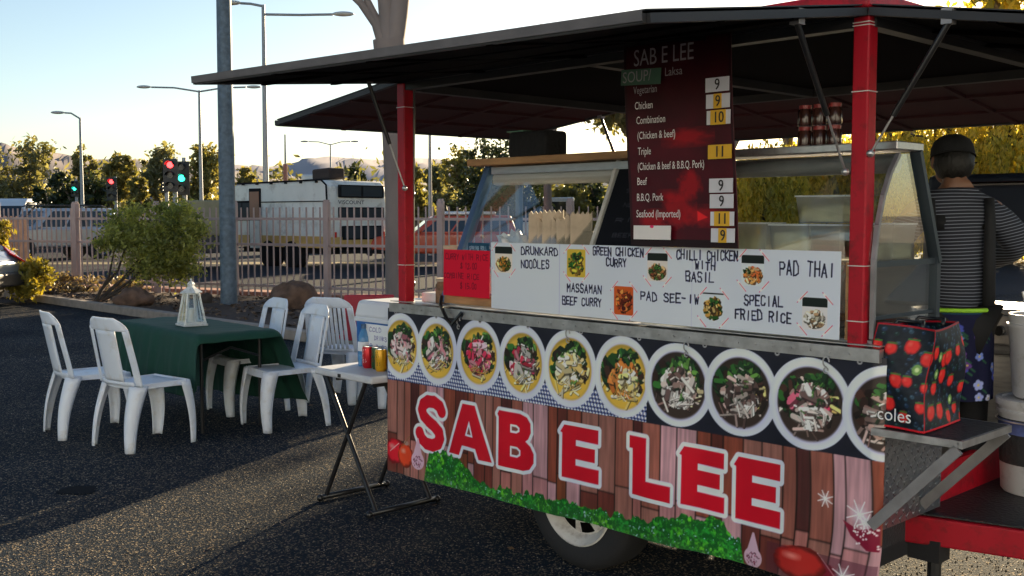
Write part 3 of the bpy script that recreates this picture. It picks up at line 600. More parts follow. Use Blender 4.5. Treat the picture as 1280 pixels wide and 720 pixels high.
def signal(label, px, ytop, Y, heads, polex=None):
    q = at(polex or px, ytop, Y); t = thing('traffic_light', label, 'traffic light', (q.x, q.y, 0), 0, 'traffic lights at the crossing')
    mb = MB(); mb.tube([(0, 0, 0), (0, 0, q.z)], [.075, .06], 10); mb.build('pole', 'grey_paint', t, smooth=True)
    for hx, h0, h1, on, back in heads:
        a = at(hx, h0, Y); b = at(hx, h1, Y); x = a.x - q.x; hh = a.z - b.z; mb = MB()
        mb.box((x, -.16, (a.z + b.z) / 2), (hh * .46, .02, hh)); mb.box((x, -.08, (a.z + b.z) / 2), (hh * .26, .16, hh * .92))
        hd = mb.build('signal_head', 'black_plastic', t, bevel=.02)
        for k in range(3):
            z = a.z - hh * (.18 + .32 * k); c = 'lens_off' if k != on[0] else on[1]; m2 = MB(); m2.cyl((x, -.172, z), (x, -.20, z), hh * .095, n=14); m2.build('lens', c, hd, smooth=True)
            m3 = MB(); m3.add([(x + hh * .12 * math.cos(u), yy, z + hh * .12 * math.sin(u)) for yy in (-.17, -.34) for u in [math.pi * j / 8 for j in range(9)]], [(j, j + 1, j + 10, j + 9) for j in range(8)]); m3.build('visor', 'black_plastic', hd)
    return t
signal('large traffic light showing red, the left one of the big pair above the shrub', 218, 198, 30, [(215, 199, 240, (0, 'lamp_red'), 1)])
signal('traffic light showing green on the pale pole right beside the large red one', 230, 197, 31, [(229, 202, 244, (1, 'lamp_green'), 1)], polex=230)
signal('small traffic light showing red, right of the silver wagon', 143, 221, 46, [(141, 222, 251, (0, 'lamp_red'), 1)], polex=144)
signal('small traffic light showing green behind the silver wagon roof', 95, 224, 48, [(95, 226, 246, (1, 'lamp_green'), 1)], polex=95)
signal('traffic light turned away, half hidden at the left of the large pair', 207, 226, 36, [(206, 227, 241, (5, 'lens_off'), 1)], polex=208)
# ------------------------------------------------------------------ vehicles
mat('rubber', (.015, .015, .017), .8, bump=.2, bscale=60)
mat('car_glass', (.02, .03, .04), .06, spec=.8)
mat('silver_paint', (.42, .47, .54), .3, .5, coat=.6)
mat('white_paint', (.72, .74, .78), .3, coat=.5)
mat('red_paint', (.62, .08, .03), .35, coat=.5)
mat('cream_paint', (.50, .42, .26), .5)
mat('chrome', (.6, .6, .6), .2, 1.0)
mat('dark_trim', (.03, .03, .035), .5)
mat('tail_red', (.55, .01, .01), .2, coat=.5)
emis('tail_lit', (1, .05, .03, 1), 2.5)
def wheel(parent, x, y, r, wdt, rimm='chrome'):
    mb = MB(); mb.lathe([(r * .62, -wdt / 2), (r * .93, -wdt / 2), (r, -wdt * .36), (r, wdt * .36), (r * .93, wdt / 2), (r * .62, wdt / 2), (r * .62, -wdt / 2)], n=26, cap=False)
    M = Matrix.Rotation(math.pi / 2, 4, 'X'); mb.v = [tuple(Matrix.Translation((x, y, r)) @ M @ Vector(v)) for v in mb.v]
    wh = mb.build('wheel', 'rubber', parent, smooth=True)
    mb = MB(); mb.lathe([(.001, -wdt * .30), (r * .2, -wdt * .34), (r * .55, -wdt * .28), (r * .64, -wdt * .46), (r * .64, wdt * .46), (r * .55, wdt * .28), (.001, wdt * .3)], n=20)
    mb.v = [tuple(Matrix.Translation((x, y, r)) @ M @ Vector(v)) for v in mb.v]; mb.build('rim', rimm, wh, smooth=True)
def car(name, label, cat, loc, rz, prof, cabin, W, paint, wheels, wr, extras=None):
    """prof: side outline (x,z) of the lower body; cabin: outline of the greenhouse; x forward"""
    t = thing(name, label, cat, loc, rz)
    mb = MB(); mb.prism(prof, -W / 2, W / 2); mb.build('body', paint, t, bevel=.07, seg=3, smooth=True)
    mb = MB(); n = len(cabin); cx = sum(p[0] for p in cabin) / n; zb = min(p[1] for p in cabin); zt = max(p[1] for p in cabin)
    def hw(z): return W / 2 * (1 - .18 * (z - zb) / (zt - zb)) - .03
    vs = [(x, -hw(z), z) for x, z in cabin] + [(x, hw(z), z) for x, z in cabin]
    mb.add(vs, [tuple(range(n)), tuple(range(2 * n - 1, n - 1, -1))] + [(i, (i + 1) % n, (i + 1) % n + n, i + n) for i in range(n)]); mb.build('cabin', paint, t, bevel=.06, seg=3, smooth=True)
    # side windows, windscreen
    for sy in (-1, 1):
        ins = [(cx + (x - cx) * .86, zb + .05 + (z - zb) * .80) for x, z in cabin]; ys = [sy * (hw(z) + .008) for x, z in ins]
        xs = [p[0] for p in ins]; x0, x1 = min(xs), max(xs); k = 3 if x1 - x0 > 2 else 2
        top = [p for p in ins if p[1] > (zb + zt) / 2]; bot = [p for p in ins if p[1] <= (zb + zt) / 2]
        tx0, tx1 = min(p[0] for p in top), max(p[0] for p in top); bx0, bx1 = min(p[0] for p in bot), max(p[0] for p in bot); z1 = max(p[1] for p in top) - .02; z0 = min(p[1] for p in bot) + .02
        for j in range(k):
            a, b = j / k + .012, (j + 1) / k - .012; m2 = MB()
            q = [(bx0 + (bx1 - bx0) * a, sy * (hw(z0) + .006), z0), (bx0 + (bx1 - bx0) * b, sy * (hw(z0) + .006), z0), (tx0 + (tx1 - tx0) * b, sy * (hw(z1) + .006), z1), (tx0 + (tx1 - tx0) * a, sy * (hw(z1) + .006), z1)]
            m2.slab(q, .006 * (-1 if sy < 0 else 1)); m2.build('side_window', 'car_glass', t)
        for j in range(1, k): pass
    topf = max((p for p in cabin if p[1] > (zb + zt) / 2), key=lambda p: p[0]); botf = max((p for p in cabin if p[1] <= (zb + zt) / 2), key=lambda p: p[0])
    topr = min((p for p in cabin if p[1] > (zb + zt) / 2), key=lambda p: p[0]); botr = min((p for p in cabin if p[1] <= (zb + zt) / 2), key=lambda p: p[0])
    for nm, tpx, bt, s in (('windscreen', topf, botf, 1), ('rear_window', topr, botr, -1)):
        m2 = MB(); d = Vector((tpx[0] - bt[0], tpx[1] - bt[1])); a = (bt[0] + d.x * .14, bt[1] + d.y * .14); b = (bt[0] + d.x * .86, bt[1] + d.y * .86)
        m2.slab([(a[0] + s * .012, -hw(a[1]) * .88, a[1]), (a[0] + s * .012, hw(a[1]) * .88, a[1]), (b[0] + s * .012, hw(b[1]) * .86, b[1]), (b[0] + s * .012, -hw(b[1]) * .86, b[1])], .006 * s); m2.build(nm, 'car_glass', t)
    for x in wheels:
        for sy in (-1, 1):
            m2 = MB(); m2.cyl((x, sy * (W / 2 - .22), wr * 1.05), (x, sy * (W / 2 + .012), wr * 1.05), wr * 1.18, n=22); m2.build('wheel_arch', 'dark_trim', t)
            wheel(t, x, sy * (W / 2 - .06), wr, .22)
    x1 = max(p[0] for p in prof); x0 = min(p[0] for p in prof)
    for sy in (-1, 1):
        m2 = MB(); m2.box((x1 - .03, sy * W * .37, .78), (.10, W * .18, .16)); m2.build('headlight', 'chrome', t, bevel=.02)
        if name != 'hatchback': m2 = MB(); m2.box((x0 + .03, sy * W * .41, .9), (.10, W * .13, .24)); m2.build('tail_light', 'tail_red', t, bevel=.02)
        m2 = MB(); m2.ell((cabin and botf[0] - .2, sy * (W / 2 + .1), zb + .1), (.07, .1, .09), 10, 6); m2.build('side_mirror', paint, t, smooth='all')
    for x, nm in ((x1, 'front_bumper'), (x0, 'rear_bumper')):
        m2 = MB(); m2.box((x, 0, .46), (.16, W * .96, .24)); m2.build(nm, 'dark_trim', t, bevel=.04)
    m2 = MB(); m2.box((x1 + .0, 0, .78), (.07, W * .5, .18)); m2.build('grille', 'dark_trim', t, bevel=.01)
    if extras: extras(t)
    return t
def ext_wagon(t):
    for sy in (-1, 1):
        mb = MB(); mb.tube([(-1.9, sy * .6, 1.86), (-1.7, sy * .6, 1.93), (.5, sy * .6, 1.93), (.7, sy * .6, 1.86)], .025, 6); mb.build('roof_rail', 'dark_trim', t)
    mb = MB(); 
    for z in (.5, .72, .94): mb.bar((2.5, -.6, z), (2.5, .6, z), .05, .05)
    for y in (-.45, 0, .45): mb.bar((2.5, y, .45), (2.5, y, 1.0), .05, .05)
    mb.build('bull_bar', 'dark_trim', t)
    mb = MB(); mb.tube([(1.5, .93, .9), (1.5, .97, 1.4), (.95, .86, 1.9)], .04, 8); mb.build('snorkel', 'dark_trim', t)
SUVP = [(-2.35, .45), (2.35, .45), (2.42, .75), (2.3, 1.02), (1.1, 1.14), (-2.3, 1.16), (-2.4, .8)]
SUVC = [(-2.3, 1.1), (1.15, 1.1), (.45, 1.82), (-2.1, 1.84)]
q = at(92, 322, 40.5); car('station_wagon', 'silver four-wheel-drive wagon with roof racks waiting on the road behind the fence', 'car', (q.x + .1, 38.2, 0), R(233), SUVP, SUVC, 1.85, 'silver_paint', (-1.45, 1.5), .39, ext_wagon)
VP = [(-2.6, .4), (2.5, .4), (2.55, .7), (2.4, 1.05), (1.75, 1.3), (-2.6, 1.3)]; VC = [(-2.6, 1.25), (1.8, 1.25), (1.05, 2.2), (.6, 2.45), (-2.6, 2.5)]
q = at(2, 270, 54); car('van', 'white high-roof van at the far left behind the fence', 'van', (q.x, 56, 0), R(268), VP, VC, 1.95, 'white_paint', (-1.7, 1.6), .36)
q = at(552, 300, 33); car('red_wagon', 'bright orange-red station wagon seen right of the front left red post', 'car', (q.x, 33.5, 0), R(190), [(-2.3, .4), (2.2, .4), (2.3, .7), (2.15, .92), (1.0, 1.02), (-2.3, 1.05)], [(-2.25, 1.0), (1.0, 1.0), (.35, 1.55), (-2.05, 1.58)], 1.75, 'red_paint', (-1.4, 1.4), .33,
    lambda t: [MB().box((-.8, 0, 1.64), (1.6, 1.2, .1)).build('roof_tray', 'white_paint', t, bevel=.03)])
HB = [(-2.0, .32), (2.0, .32), (2.05, .6), (1.9, .8), (1.0, .9), (-1.85, .95), (-2.05, .75), (-2.0, .45)]; HC = [(-1.85, .9), (1.0, .9), (.25, 1.38), (-.9, 1.42), (-1.35, 1.30)]
def ext_hatch(t):
    for sy in (-1, 1):
        m2 = MB(); m2.add([(-2.05, sy * .82, .74), (-1.6, sy * .845, .90), (-1.42, sy * .80, 1.12), (-1.72, sy * .70, 1.02), (-2.09, sy * .6, .80), (-1.95, sy * .5, .9)], [(0, 1, 2, 3), (0, 3, 5, 4)]); m2.build('tail_light_cluster', 'tail_red', t, solid=.03)
car('hatchback', 'silver hatchback at the left edge, only its rear corner and red tail light in view', 'car', (-10.72, 18.2, 0), R(176), HB, HC, 1.68, 'silver_paint', (-1.3, 1.25), .3, ext_hatch)
# white van seen through the left glass case
q = at(640, 290, 46); car('delivery_van', 'white van parked beyond the fence, seen through the slanted glass case', 'van', (q.x, 46, 0), R(183), VP, [(a, b * .9 + .1) for a, b in VC], 1.9, 'white_paint', (-1.7, 1.6), .36)
# caravan
mat('tint_glass', (.03, .04, .05), .45, spec=.15)
mat('seal_black', (.02, .02, .022), .9, spec=.05)
mat('caravan_white', (.82, .81, .76), .45, var=.06, vscale=1.5, dirt=(.42, .38, .33), dscale=2)
mat('caravan_yellow', (.60, .38, .12), .5, var=.1)
t = thing('caravan', 'long white caravan with a mustard-yellow stripe, parked beyond the fence', 'caravan', (-5.35, 31.1, 0), math.atan2(.67, -.74))
Lc, Wc = 4.75, 2.25   # local x runs along the side away to the left, local -y is outward... side plane y = 0, body y<0
body = [(0.12, .62), (Lc, .62), (Lc + .25, 1.6), (Lc, 2.55), (.25, 2.6), (0.05, 2.42), (0, 1.4)]
mb = MB(); mb.prism(body, -Wc, 0); mb.build('body', 'caravan_white', t, bevel=.06, seg=3, smooth=True)
mb = MB(); mb.box((Lc / 2 + .1, .012, .78), (Lc - .1, .02, .34)); mb.box((.06, -Wc / 2, .78), (.16, Wc * .98, .3)); mb.build('yellow_stripe', 'caravan_yellow', t)
mb = MB(); mb.bar((.1, .015, 1.98), (Lc, .015, 1.98), .02, .03); mb.tube([(.02, .012, .62), (.0, .012, 1.5), (.06, .012, 2.45), (.3, .012, 2.61), (Lc, .012, 2.57)], .03, 6)
for k in range(6): mb.box((.5 + k * .75, .02, 2.55), (.09, .06, .06))
mb.build('trim', 'seal_black', t)
def cwin(x, z, w_, h, end=False, nm='window'):
    m2 = MB()
    if not end: m2.box((x, .02, z), (w_, .04, h))
    else: m2.box((-.01, x, z), (.06, w_, h))
    f = m2.build(nm, 'seal_black', t, bevel=.05, seg=3)
    m3 = MB(); n = 2
    for k in range(n):
        o_ = (k - .5) * w_ * .47
        if not end: m3.box((x + o_, .045, z), (w_ * .42, .01, h * .78))
        else: m3.box((-.045, x + o_, z), (.01, w_ * .42, h * .78))
    m3.build('pane', 'tint_glass', f); return f
cwin(Lc - .45, 1.72, .95, .62)
for z, h in ((2.28, .38), (1.62, .38), (.0, 0)):
    if h: cwin(-1.25, z, 1.75, h, True)
cwin(-1.3, 1.05, 1.6, .42, True)
m2 = MB(); m2.box((3.62, .02, 1.42), (.62, .04, 1.98)); d = m2.build('door', 'seal_black', t, bevel=.03); m2 = MB(); m2.box((3.62, .048, 1.88), (.5, .012, .86)); m2.build('pane', mat('door_pane', (.28, .12, .08), .3), d); m2 = MB(); m2.box((3.62, .048, .98), (.5, .012, .86)); m2.build('door_panel', 'caravan_white', d)
for x in (1.75, 2.95):
    m2 = MB(); m2.cyl((x, -.3, .38), (x, .028, .38), .42, n=24); m2.build('wheel_arch', 'seal_black', t); wheel(t, x, -.08, .34, .2)
m2 = MB(); m2.box((2.4, -1.1, .5), (4.4, 1.8, .16)); m2.build('chassis', 'seal_black', t)
m2 = MB(); m2.box((1.0, -.9, 2.66), (.5, .5, .10)); m2.build('roof_vent', 'white_paint', t, bevel=.03)
m2 = MB(); m2.box((1.55, -.8, 2.72), (.8, .6, .18)); m2.build('roof_pod', 'lamp_plastic', t, bevel=.05)
m2 = MB(); m2.box((.85, -.7, 2.80), (.85, .6, .33), ry=.04); m2.build('roof_box', mat('brown_tarp', (.05, .035, .03), .9, bump=1, bscale=12), t, bevel=.06)
m2 = MB(); m2.text('VISCOUNT', Matrix.Translation((-.075, -.32, 1.90)) @ Matrix.Rotation(-math.pi / 2, 4, 'Z') @ Matrix.Rotation(math.pi / 2, 4, 'X'), .16, 1.25); m2.build('lettering', 'seal_black', t)
for y_ in (-.2, -2.05):
    m2 = MB(); m2.box((-.06, y_, 1.0), (.04, .12, .16)); m2.build('tail_light', 'tail_red', t, bevel=.01)
m2 = MB(); m2.bar((.1, -.5, .5), (-1.2, -1.12, .5), .08, .1); m2.bar((.1, -1.75, .5), (-1.2, -1.12, .5), .08, .1); m2.build('drawbar', 'seal_black', t)
# covered trailer left of the caravan
q = at(256, 340, 30); t = thing('camper_trailer', 'olive canvas-topped trailer with one lit red tail lamp, just left of the thick steel pole', 'trailer', (q.x - .1, 30.5, 0), R(20))
mb = MB(); mb.prism([(-.8, 1.0), (.8, 1.0), (.62, 2.0), (-.62, 2.0)], 0, 2.6); mb.build('canvas_cover', mat('canvas', (.30, .28, .18), .9, var=.15, vscale=4), t, bevel=.05)
mb = MB(); mb.box((0, 1.3, .75), (1.6, 2.6, .5)); mb.build('body', 'dark_trim', t, bevel=.03)
for x in (-.75, .75): 
    M0 = MB(); M0.lathe([(.18, -.1), (.34, -.1), (.34, .1), (.18, .1)], n=20); M0.v = [tuple(Matrix.Translation((x, 1.3, .34)) @ Matrix.Rotation(math.pi / 2, 4, 'Y') @ Vector(v)) for v in M0.v]; M0.build('wheel', 'rubber', t, smooth=True)
mb = MB(); mb.ell((.66, -.03, 1.0), (.07, .04, .07)); mb.build('tail_lamp', 'tail_lit', t, smooth='all')
# ------------------------------------------------------------------ food trailer, in its own frame: x along the counter to the right, y into it
TA = R(-46.3); TO = Vector((1.184, 3.63, 0)); TM = Matrix.Translation(TO) @ Matrix.Rotation(TA, 4, 'Z')
def W(x, y, z): return TM @ Vector((x, y, z))
def tthing(name, label, cat, x, y, z, group=None, rz=0): return thing(name, label, cat, W(x, y, z), TA + rz, group)
def place(o, x, y, z, rz=0): o.location = W(x, y, z); o.rotation_euler = (0, 0, TA + rz); return o
mat('red_enamel', (.42, .006, .02), .5, var=.12, vscale=5, dirt=(.17, .012, .015), dscale=16, spec=.3, bump=.12, bscale=30, stretch=(1, 1, .12))
mat('maroon_sheet', (.034, .004, .008), .8, var=.3, vscale=3, stretch=(1, .3, 1))
mat('lip_dark', (.13, .12, .125), .6, .3, var=.2, vscale=8)
mat('black_sheet', (.005, .004, .005), .95, var=.4, vscale=3, spec=.05)
mat('roof_black', (.02, .02, .023), .55, var=.3, vscale=4)
mat('alu', (.52, .51, .52), .36, .85, var=.18, vscale=22, bump=.08, bscale=60)
mat('alu_dull', (.30, .29, .30), .5, .6, var=.2, vscale=12)
mat('steel', (.36, .37, .39), .42, .85, var=.15, vscale=14, stretch=(1, 1, 6))
mat('interior', (.22, .22, .23), .5, .2)
mat('floor_black', (.03, .032, .035), .6, bump=.6, bscale=90)
mat('strut_black', (.015, .015, .017), .3)
mat('timber', (.36, .20, .085), .6, var=.35, vscale=5, stretch=(1, 6, 6), bump=.2)
def checker_plate():
    m = bpy.data.materials.new('checker_plate'); m.use_nodes = True; nt = m.node_tree; N = nt.nodes; K = nt.links; b = N['Principled BSDF']
    b.inputs['Base Color'].default_value = (.33, .33, .35, 1); b.inputs['Metallic'].default_value = .9; b.inputs['Roughness'].default_value = .33
    tc = N.new('ShaderNodeTexCoord'); ms = []
    for sgn in (1, -1):
        mp = N.new('ShaderNodeMapping'); mp.inputs['Rotation'].default_value = (R(45) * sgn, 0, 0); mp.inputs['Location'].default_value = (0, 0, .01 if sgn > 0 else 0); K.new(tc.outputs['Object'], mp.inputs['Vector'])
        sp = N.new('ShaderNodeSeparateXYZ'); K.new(mp.outputs['Vector'], sp.inputs['Vector']); vals = []
        for ax, per, w_ in (('Y', .036, .34), ('Z', .018 * 2, .13)):
            d = N.new('ShaderNodeMath'); d.operation = 'DIVIDE'; d.inputs[1].default_value = per; K.new(sp.outputs[ax], d.inputs[0])
            f = N.new('ShaderNodeMath'); f.operation = 'FRACT'; K.new(d.outputs[0], f.inputs[0]); a = N.new('ShaderNodeMath'); a.operation = 'SUBTRACT'; a.inputs[1].default_value = .5; K.new(f.outputs[0], a.inputs[0])
            c = N.new('ShaderNodeMath'); c.operation = 'ABSOLUTE'; K.new(a.outputs[0], c.inputs[0]); g = N.new('ShaderNodeMath'); g.operation = 'DIVIDE'; g.inputs[1].default_value = w_; K.new(c.outputs[0], g.inputs[0])
            h = N.new('ShaderNodeMath'); h.operation = 'POWER'; h.inputs[1].default_value = 2; K.new(g.outputs[0], h.inputs[0]); vals.append(h)
        s = N.new('ShaderNodeMath'); s.operation = 'ADD'; K.new(vals[0].outputs[0], s.inputs[0]); K.new(vals[1].outputs[0], s.inputs[1])
        i = N.new('ShaderNodeMath'); i.operation = 'SUBTRACT'; i.use_clamp = True; i.inputs[0].default_value = 1; K.new(s.outputs[0], i.inputs[1]); ms.append(i)
    mx = N.new('ShaderNodeMath'); mx.operation = 'MAXIMUM'; K.new(ms[0].outputs[0], mx.inputs[0]); K.new(ms[1].outputs[0], mx.inputs[1])
    bp = N.new('ShaderNodeBump'); bp.inputs['Strength'].default_value = 1; bp.inputs['Distance'].default_value = .006; K.new(mx.outputs[0], bp.inputs['Height']); K.new(bp.outputs['Normal'], b.inputs['Normal'])
    MATS['checker_plate'] = m
checker_plate()
FT = tthing('food_trailer', 'red food trailer with lifted black awnings, bowl pictures and large red SAB E LEE letters', 'food trailer', 0, 0, 0)
XL, YB, ZC, ZR = -2.53, 1.83, 1.10, 2.24
# chassis and body
mb = MB(); mb.box((-1.25, .915, .40), (2.5, 1.75, .10)); mb.build('floor', 'floor_black', FT)
mb = MB()
for y in (.12, 1.70): mb.bar((XL + .02, y, .32), (0, y, .32), .06, .08)
for x in (-2.45, -1.7, -.85, -.03): mb.bar((x, .12, .32), (x, 1.7, .32), .06, .06)
mb.bar((-1.27, -.0, .30), (-1.27, 1.8, .30), .06, .06); mb.build('chassis', 'roof_black', FT)
mb = MB(); mb.box((-1.26, .012, .77), (2.66, .02, .64)); mb.build('front_panel', 'roof_black', FT)
mb = MB(); mb.box((XL - .04, .27, .77), (.02, .52, .64)); mb.build('end_panel', 'checker_plate', FT)
mb = MB(); mb.box((.055, .265, .775), (.03, .50, .62)); mb.build('checker_plate_end', 'checker_plate', FT)
mb = MB(); mb.box((-1.26, .265, ZC - .012), (2.68, .52, .024)); mb.build('counter', 'steel', FT, bevel=.003)
mb = MB(); mb.box((-1.26, -.008, ZC - .02), (2.70, .03, .045)); mb.box((-1.26, .015, ZC + .012), (2.70, .06, .004)); 
for k in range(34): mb.cyl((-.02 - k * .075, -.024, ZC - .02), (-.02 - k * .075, -.028, ZC - .02), .004, n=6)
mb.build('counter_edge', 'alu', FT)
mb = MB(); mb.box((.078, .26, ZC - .02), (.02, .53, .045)); mb.build('counter_edge', 'alu', FT)
mb = MB(); mb.box((-1.26, .52, .77), (2.6, .02, .62)); mb.build('inner_panel', 'interior', FT)
mb = MB(); mb.box((-1.56, 1.62, .78), (1.8, .38, .64)); mb.build('rear_bench', 'steel', FT, bevel=.005)
mb = MB(); mb.box((.01, 1.18, .52), (.03, 1.28, .16)); mb.build('threshold_board', 'red_enamel', FT)
# posts
for x, y, zb in ((0 - .012, 0, ZC), (XL, 0, ZC), (XL, YB - .03, .45), (-.012, YB - .03, .45)):
    mb = MB(); mb.box((x, y + .028, (zb + ZR) / 2), (.06, .06, ZR - zb)); p = mb.build('post', 'red_enamel', FT, bevel=.006)
    mb = MB()
    for z in ((1.19, 1.38, 1.97, 2.19, 2.2) if x > -1 and y < 1 else (1.3, 2.1)): mb.box((x, y + .028, z), (.0635, .0635, .0035))
    mb.build('cable_tie', 'lamp_plastic', p)
# roof
mb = MB(); z0, z1 = 2.245, 2.305; ov = .02
c = [(XL - ov, -ov), (ov, -ov), (ov, YB + ov), (XL - ov, YB + ov)]
vs = [(a, b, z0) for a, b in c] + [(a, b, z1) for a, b in c] + [(XL + .5, .45, 2.36), (-.5, .45, 2.36), (-.5, YB - .45, 2.36), (XL + .5, YB - .45, 2.36)]
mb.add(vs, [(3, 2, 1, 0)] + [(i, (i + 1) % 4, (i + 1) % 4 + 4, i + 4) for i in range(4)] + [(i + 4, (i + 1) % 4 + 4, (i + 1) % 4 + 8, i + 8) for i in range(4)] + [(8, 9, 10, 11)]); mb.build('roof', 'red_enamel', FT, bevel=.01)
mb = MB()
for a, b in (((XL, .03), (0, .03)), ((0, .03), (0, YB - .03)), ((XL, YB - .03), (0, YB - .03)), ((XL, .03), (XL, YB - .03)), ((-1.27, .03), (-1.27, YB - .03))): mb.bar((a[0], a[1], ZR - .03), (b[0], b[1], ZR - .03), .05, .05)
mb.build('roof_frame', 'roof_black', FT)
mb = MB(); mb.box((-1.265, .915, 2.232), (2.5, 1.8, .012)); mb.build('shade_ceiling', 'black_sheet', FT)  # black sheet added under the roof to stand in for interior shade
# awnings: hinge edge (a,b), outer edge (d,c)
def awning(label, a, b, c, d, ribs=3, lip='alu_dull', under='maroon_sheet'):
    a, b, c, d = map(Vector, (a, b, c, d)); t = MB(); t.slab([a, b, c, d], .008); n = (b - a).cross(d - a).normalized()
    if n.z < 0: n = -n
    aw = t.build('awning', under, FT, label=label)
    top = MB(); top.slab([p + n * .022 for p in (a, b, c, d)], .004); top.build('skin', 'roof_black', aw)
    fr = MB()
    for p, q in ((a, b), (b, c), (c, d), (d, a)): fr.bar(p - n * .004, q - n * .004, .03, .026, up=n)
    fr.build('frame', 'roof_black', aw)
    rb = MB()
    for k in range(1, ribs + 1):
        f = k / (ribs + 1); rb.bar(a.lerp(b, f) - n * .012, d.lerp(c, f) - n * .012, .03, .022, up=n)
    for f in (.36, .7): rb.bar(a.lerp(d, f) - n * .014, b.lerp(c, f) - n * .014, .028, .018, up=n)
    rb.build('rib', under, aw)
    lp = MB(); o_ = (d - a).normalized() * .019
    lp.bar(c + o_ + n * .004, d + o_ + n * .004, .006, .030, up=n); lp.build('edge_strip', lip, aw); return aw
awning('large front awning', (XL, -.01, 2.235), (0, -.01, 2.235), (-.052, -1.088, 2.085), (-2.557, -1.105, 2.14), under='black_sheet', lip='lip_dark')
awning('left end awning', (XL - .02, YB, 2.235), (XL - .02, 0, 2.235), (-3.76, .03, 2.10), (-3.64, YB, 2.10))
awning('rear awning', (0, YB + .01, 2.235), (XL, YB + .01, 2.235), (XL, YB + 1.12, 2.09), (0, YB + 1.12, 2.09))
awning('right end awning', (.02, 0, 2.235), (.02, YB, 2.235), (1.15, YB, 2.06), (1.15, -.02, 2.03), under='black_sheet')
def strut(p, q, f=.5):
    p, q = Vector(p), Vector(q); m = p.lerp(q, f); a = MB(); a.cyl(p, m, .0045, n=8); a.ell(p, (.014, .014, .014), 8, 6); s = a.build('gas_strut', 'alu', FT, smooth=True)
    b = MB(); b.cyl(m, q, .010, n=10); b.build('cylinder', 'strut_black', s, smooth=True)
    c = MB(); c.box(q + Vector((0, 0, .02)), (.035, .035, .05)); c.build('bracket', 'alu_dull', s)
strut((-2.475, -.02, 1.69), (-2.53, -.20, 2.21), .42); strut((-.05, -.02, 1.70), (-.05, -.34, 2.16), .4)
strut((.03, .0, 1.76), (.285, .0, 2.16), .3); strut((-2.53, 1.79, 1.7), (-2.8, 1.83, 2.18)); strut((-.03, 1.85, 1.7), (-.03, 2.1, 2.18)); strut((-2.3, 1.75, 1.86), (-2.42, 2.1, 2.17), .4)
mb = MB(); mb.tube([(-2.515, .06, 1.12), (-2.512, .062, 1.6), (-2.505, .065, 2.2)], .008, 6); mb.ell((-2.515, .06, 1.2), (.014, .014, .02), 8, 6); mb.ell((-2.513, .06, 1.66), (.014, .014, .02), 8, 6); mb.build('cable', 'strut_black', FT, smooth=True)
mb = MB(); mb.tube([(-2.19, -.02, 1.16), (-2.17, -.045, 1.12), (-2.12, -.05, 1.06), (-2.08, -.05, 1.03), (-2.03, -.03, 1.09)], .009, 6); mb.build('power_cord', 'strut_black', FT, smooth=True)
for x, z in ((-2.05, 1.05), (-1.33, 1.045), (-.70, 1.045), (-.1, 1.045)):
    mb = MB(); mb.tube([(x + .012 * math.cos(u), -.035, z + .018 * math.sin(u) + .0) for u in [k * .6 for k in range(9)]], .0028, 5)
    mb.tube([(x + .008 * math.cos(u), -.035, z - .03 + .01 * math.sin(u) + .0) for u in [k * .6 for k in range(10)]], .0028, 5)
    mb.build('hook', 'alu', FT, smooth=True)
# wheel
def twheel(yc):
    r, wd = .31, .20; x = -1.325; T = Matrix.Translation((x, yc, r)) @ Matrix.Rotation(math.pi / 2, 4, 'X') @ Matrix.Scale(1.06, 4)
    mb = MB(); mb.T = T; mb.lathe([(.185, -wd / 2 + .01), (.20, -wd / 2), (.262, -wd / 2 + .002), (.285, -wd * .42), (.298, -wd * .30), (.30, 0), (.298, wd * .30), (.285, wd * .42), (.262, wd / 2 - .002), (.20, wd / 2), (.185, wd / 2 - .01), (.185, -wd / 2 + .01)], n=48, cap=False)
    t = mb.build('wheel', 'rubber', FT, smooth=True)
    # rim facing -y : profile rings plus a holed disc
    mb = MB(); mb.T = T; F_ = wd / 2
    mb.lathe([(.186, F_ - .012), (.193, F_ + .002), (.186, F_ + .006), (.178, F_ - .006), (.170, F_ - .012), (.160, F_ - .03), (.150, F_ - .045)], n=48, cap=False)
    n = 48; rr = [.150, .143, .098, .066, .04, .001]; dz = [F_ - .045, F_ - .040, F_ - .028, F_ - .03, F_ - .012, F_ - .008]; vs = []
    for r_, z_ in zip(rr, dz):
        for k in range(n): a = 2 * math.pi * k / n; vs.append((r_ * math.cos(a), r_ * math.sin(a), z_))
    fs = []
    for i in range(len(rr) - 1):
        for k in range(n):
            if i == 1 and k % 6 in (0, 1, 2, 3): continue
            fs.append((i * n + k, i * n + (k + 1) % n, (i + 1) * n + (k + 1) % n, (i + 1) * n + k))
    mb.add(vs, fs); mb.build('rim', 'rim_paint', t, smooth=True)
    mb = MB(); mb.T = T
    for k in range(5): a = k * 1.2566 + .3; mb.cyl((.052 * math.cos(a), .052 * math.sin(a), F_ - .02), (.052 * math.cos(a), .052 * math.sin(a), F_ - .005), .009, n=6)
    mb.cyl((0, 0, F_ - .01), (0, 0, F_ + .01), .03, n=20); mb.build('hub', 'alu', t, bevel=.002)
mat('rim_paint', (.62, .60, .57), .38, var=.08, vscale=12, dirt=(.35, .3, .26), dscale=14, coat=.2)
twheel(.12); twheel(1.70)
mb = MB(); mb.T = Matrix.Translation((-1.285, .2, .32)); mb.prism([(.37 * math.cos(a), .37 * math.sin(a)) for a in [math.pi * k / 14 for k in range(15)]] + [(.35 * math.cos(a), .35 * math.sin(a)) for a in [math.pi * k / 14 for k in range(14, -1, -1)]], -.12, .12); mb.build('mudguard', 'roof_black', FT)
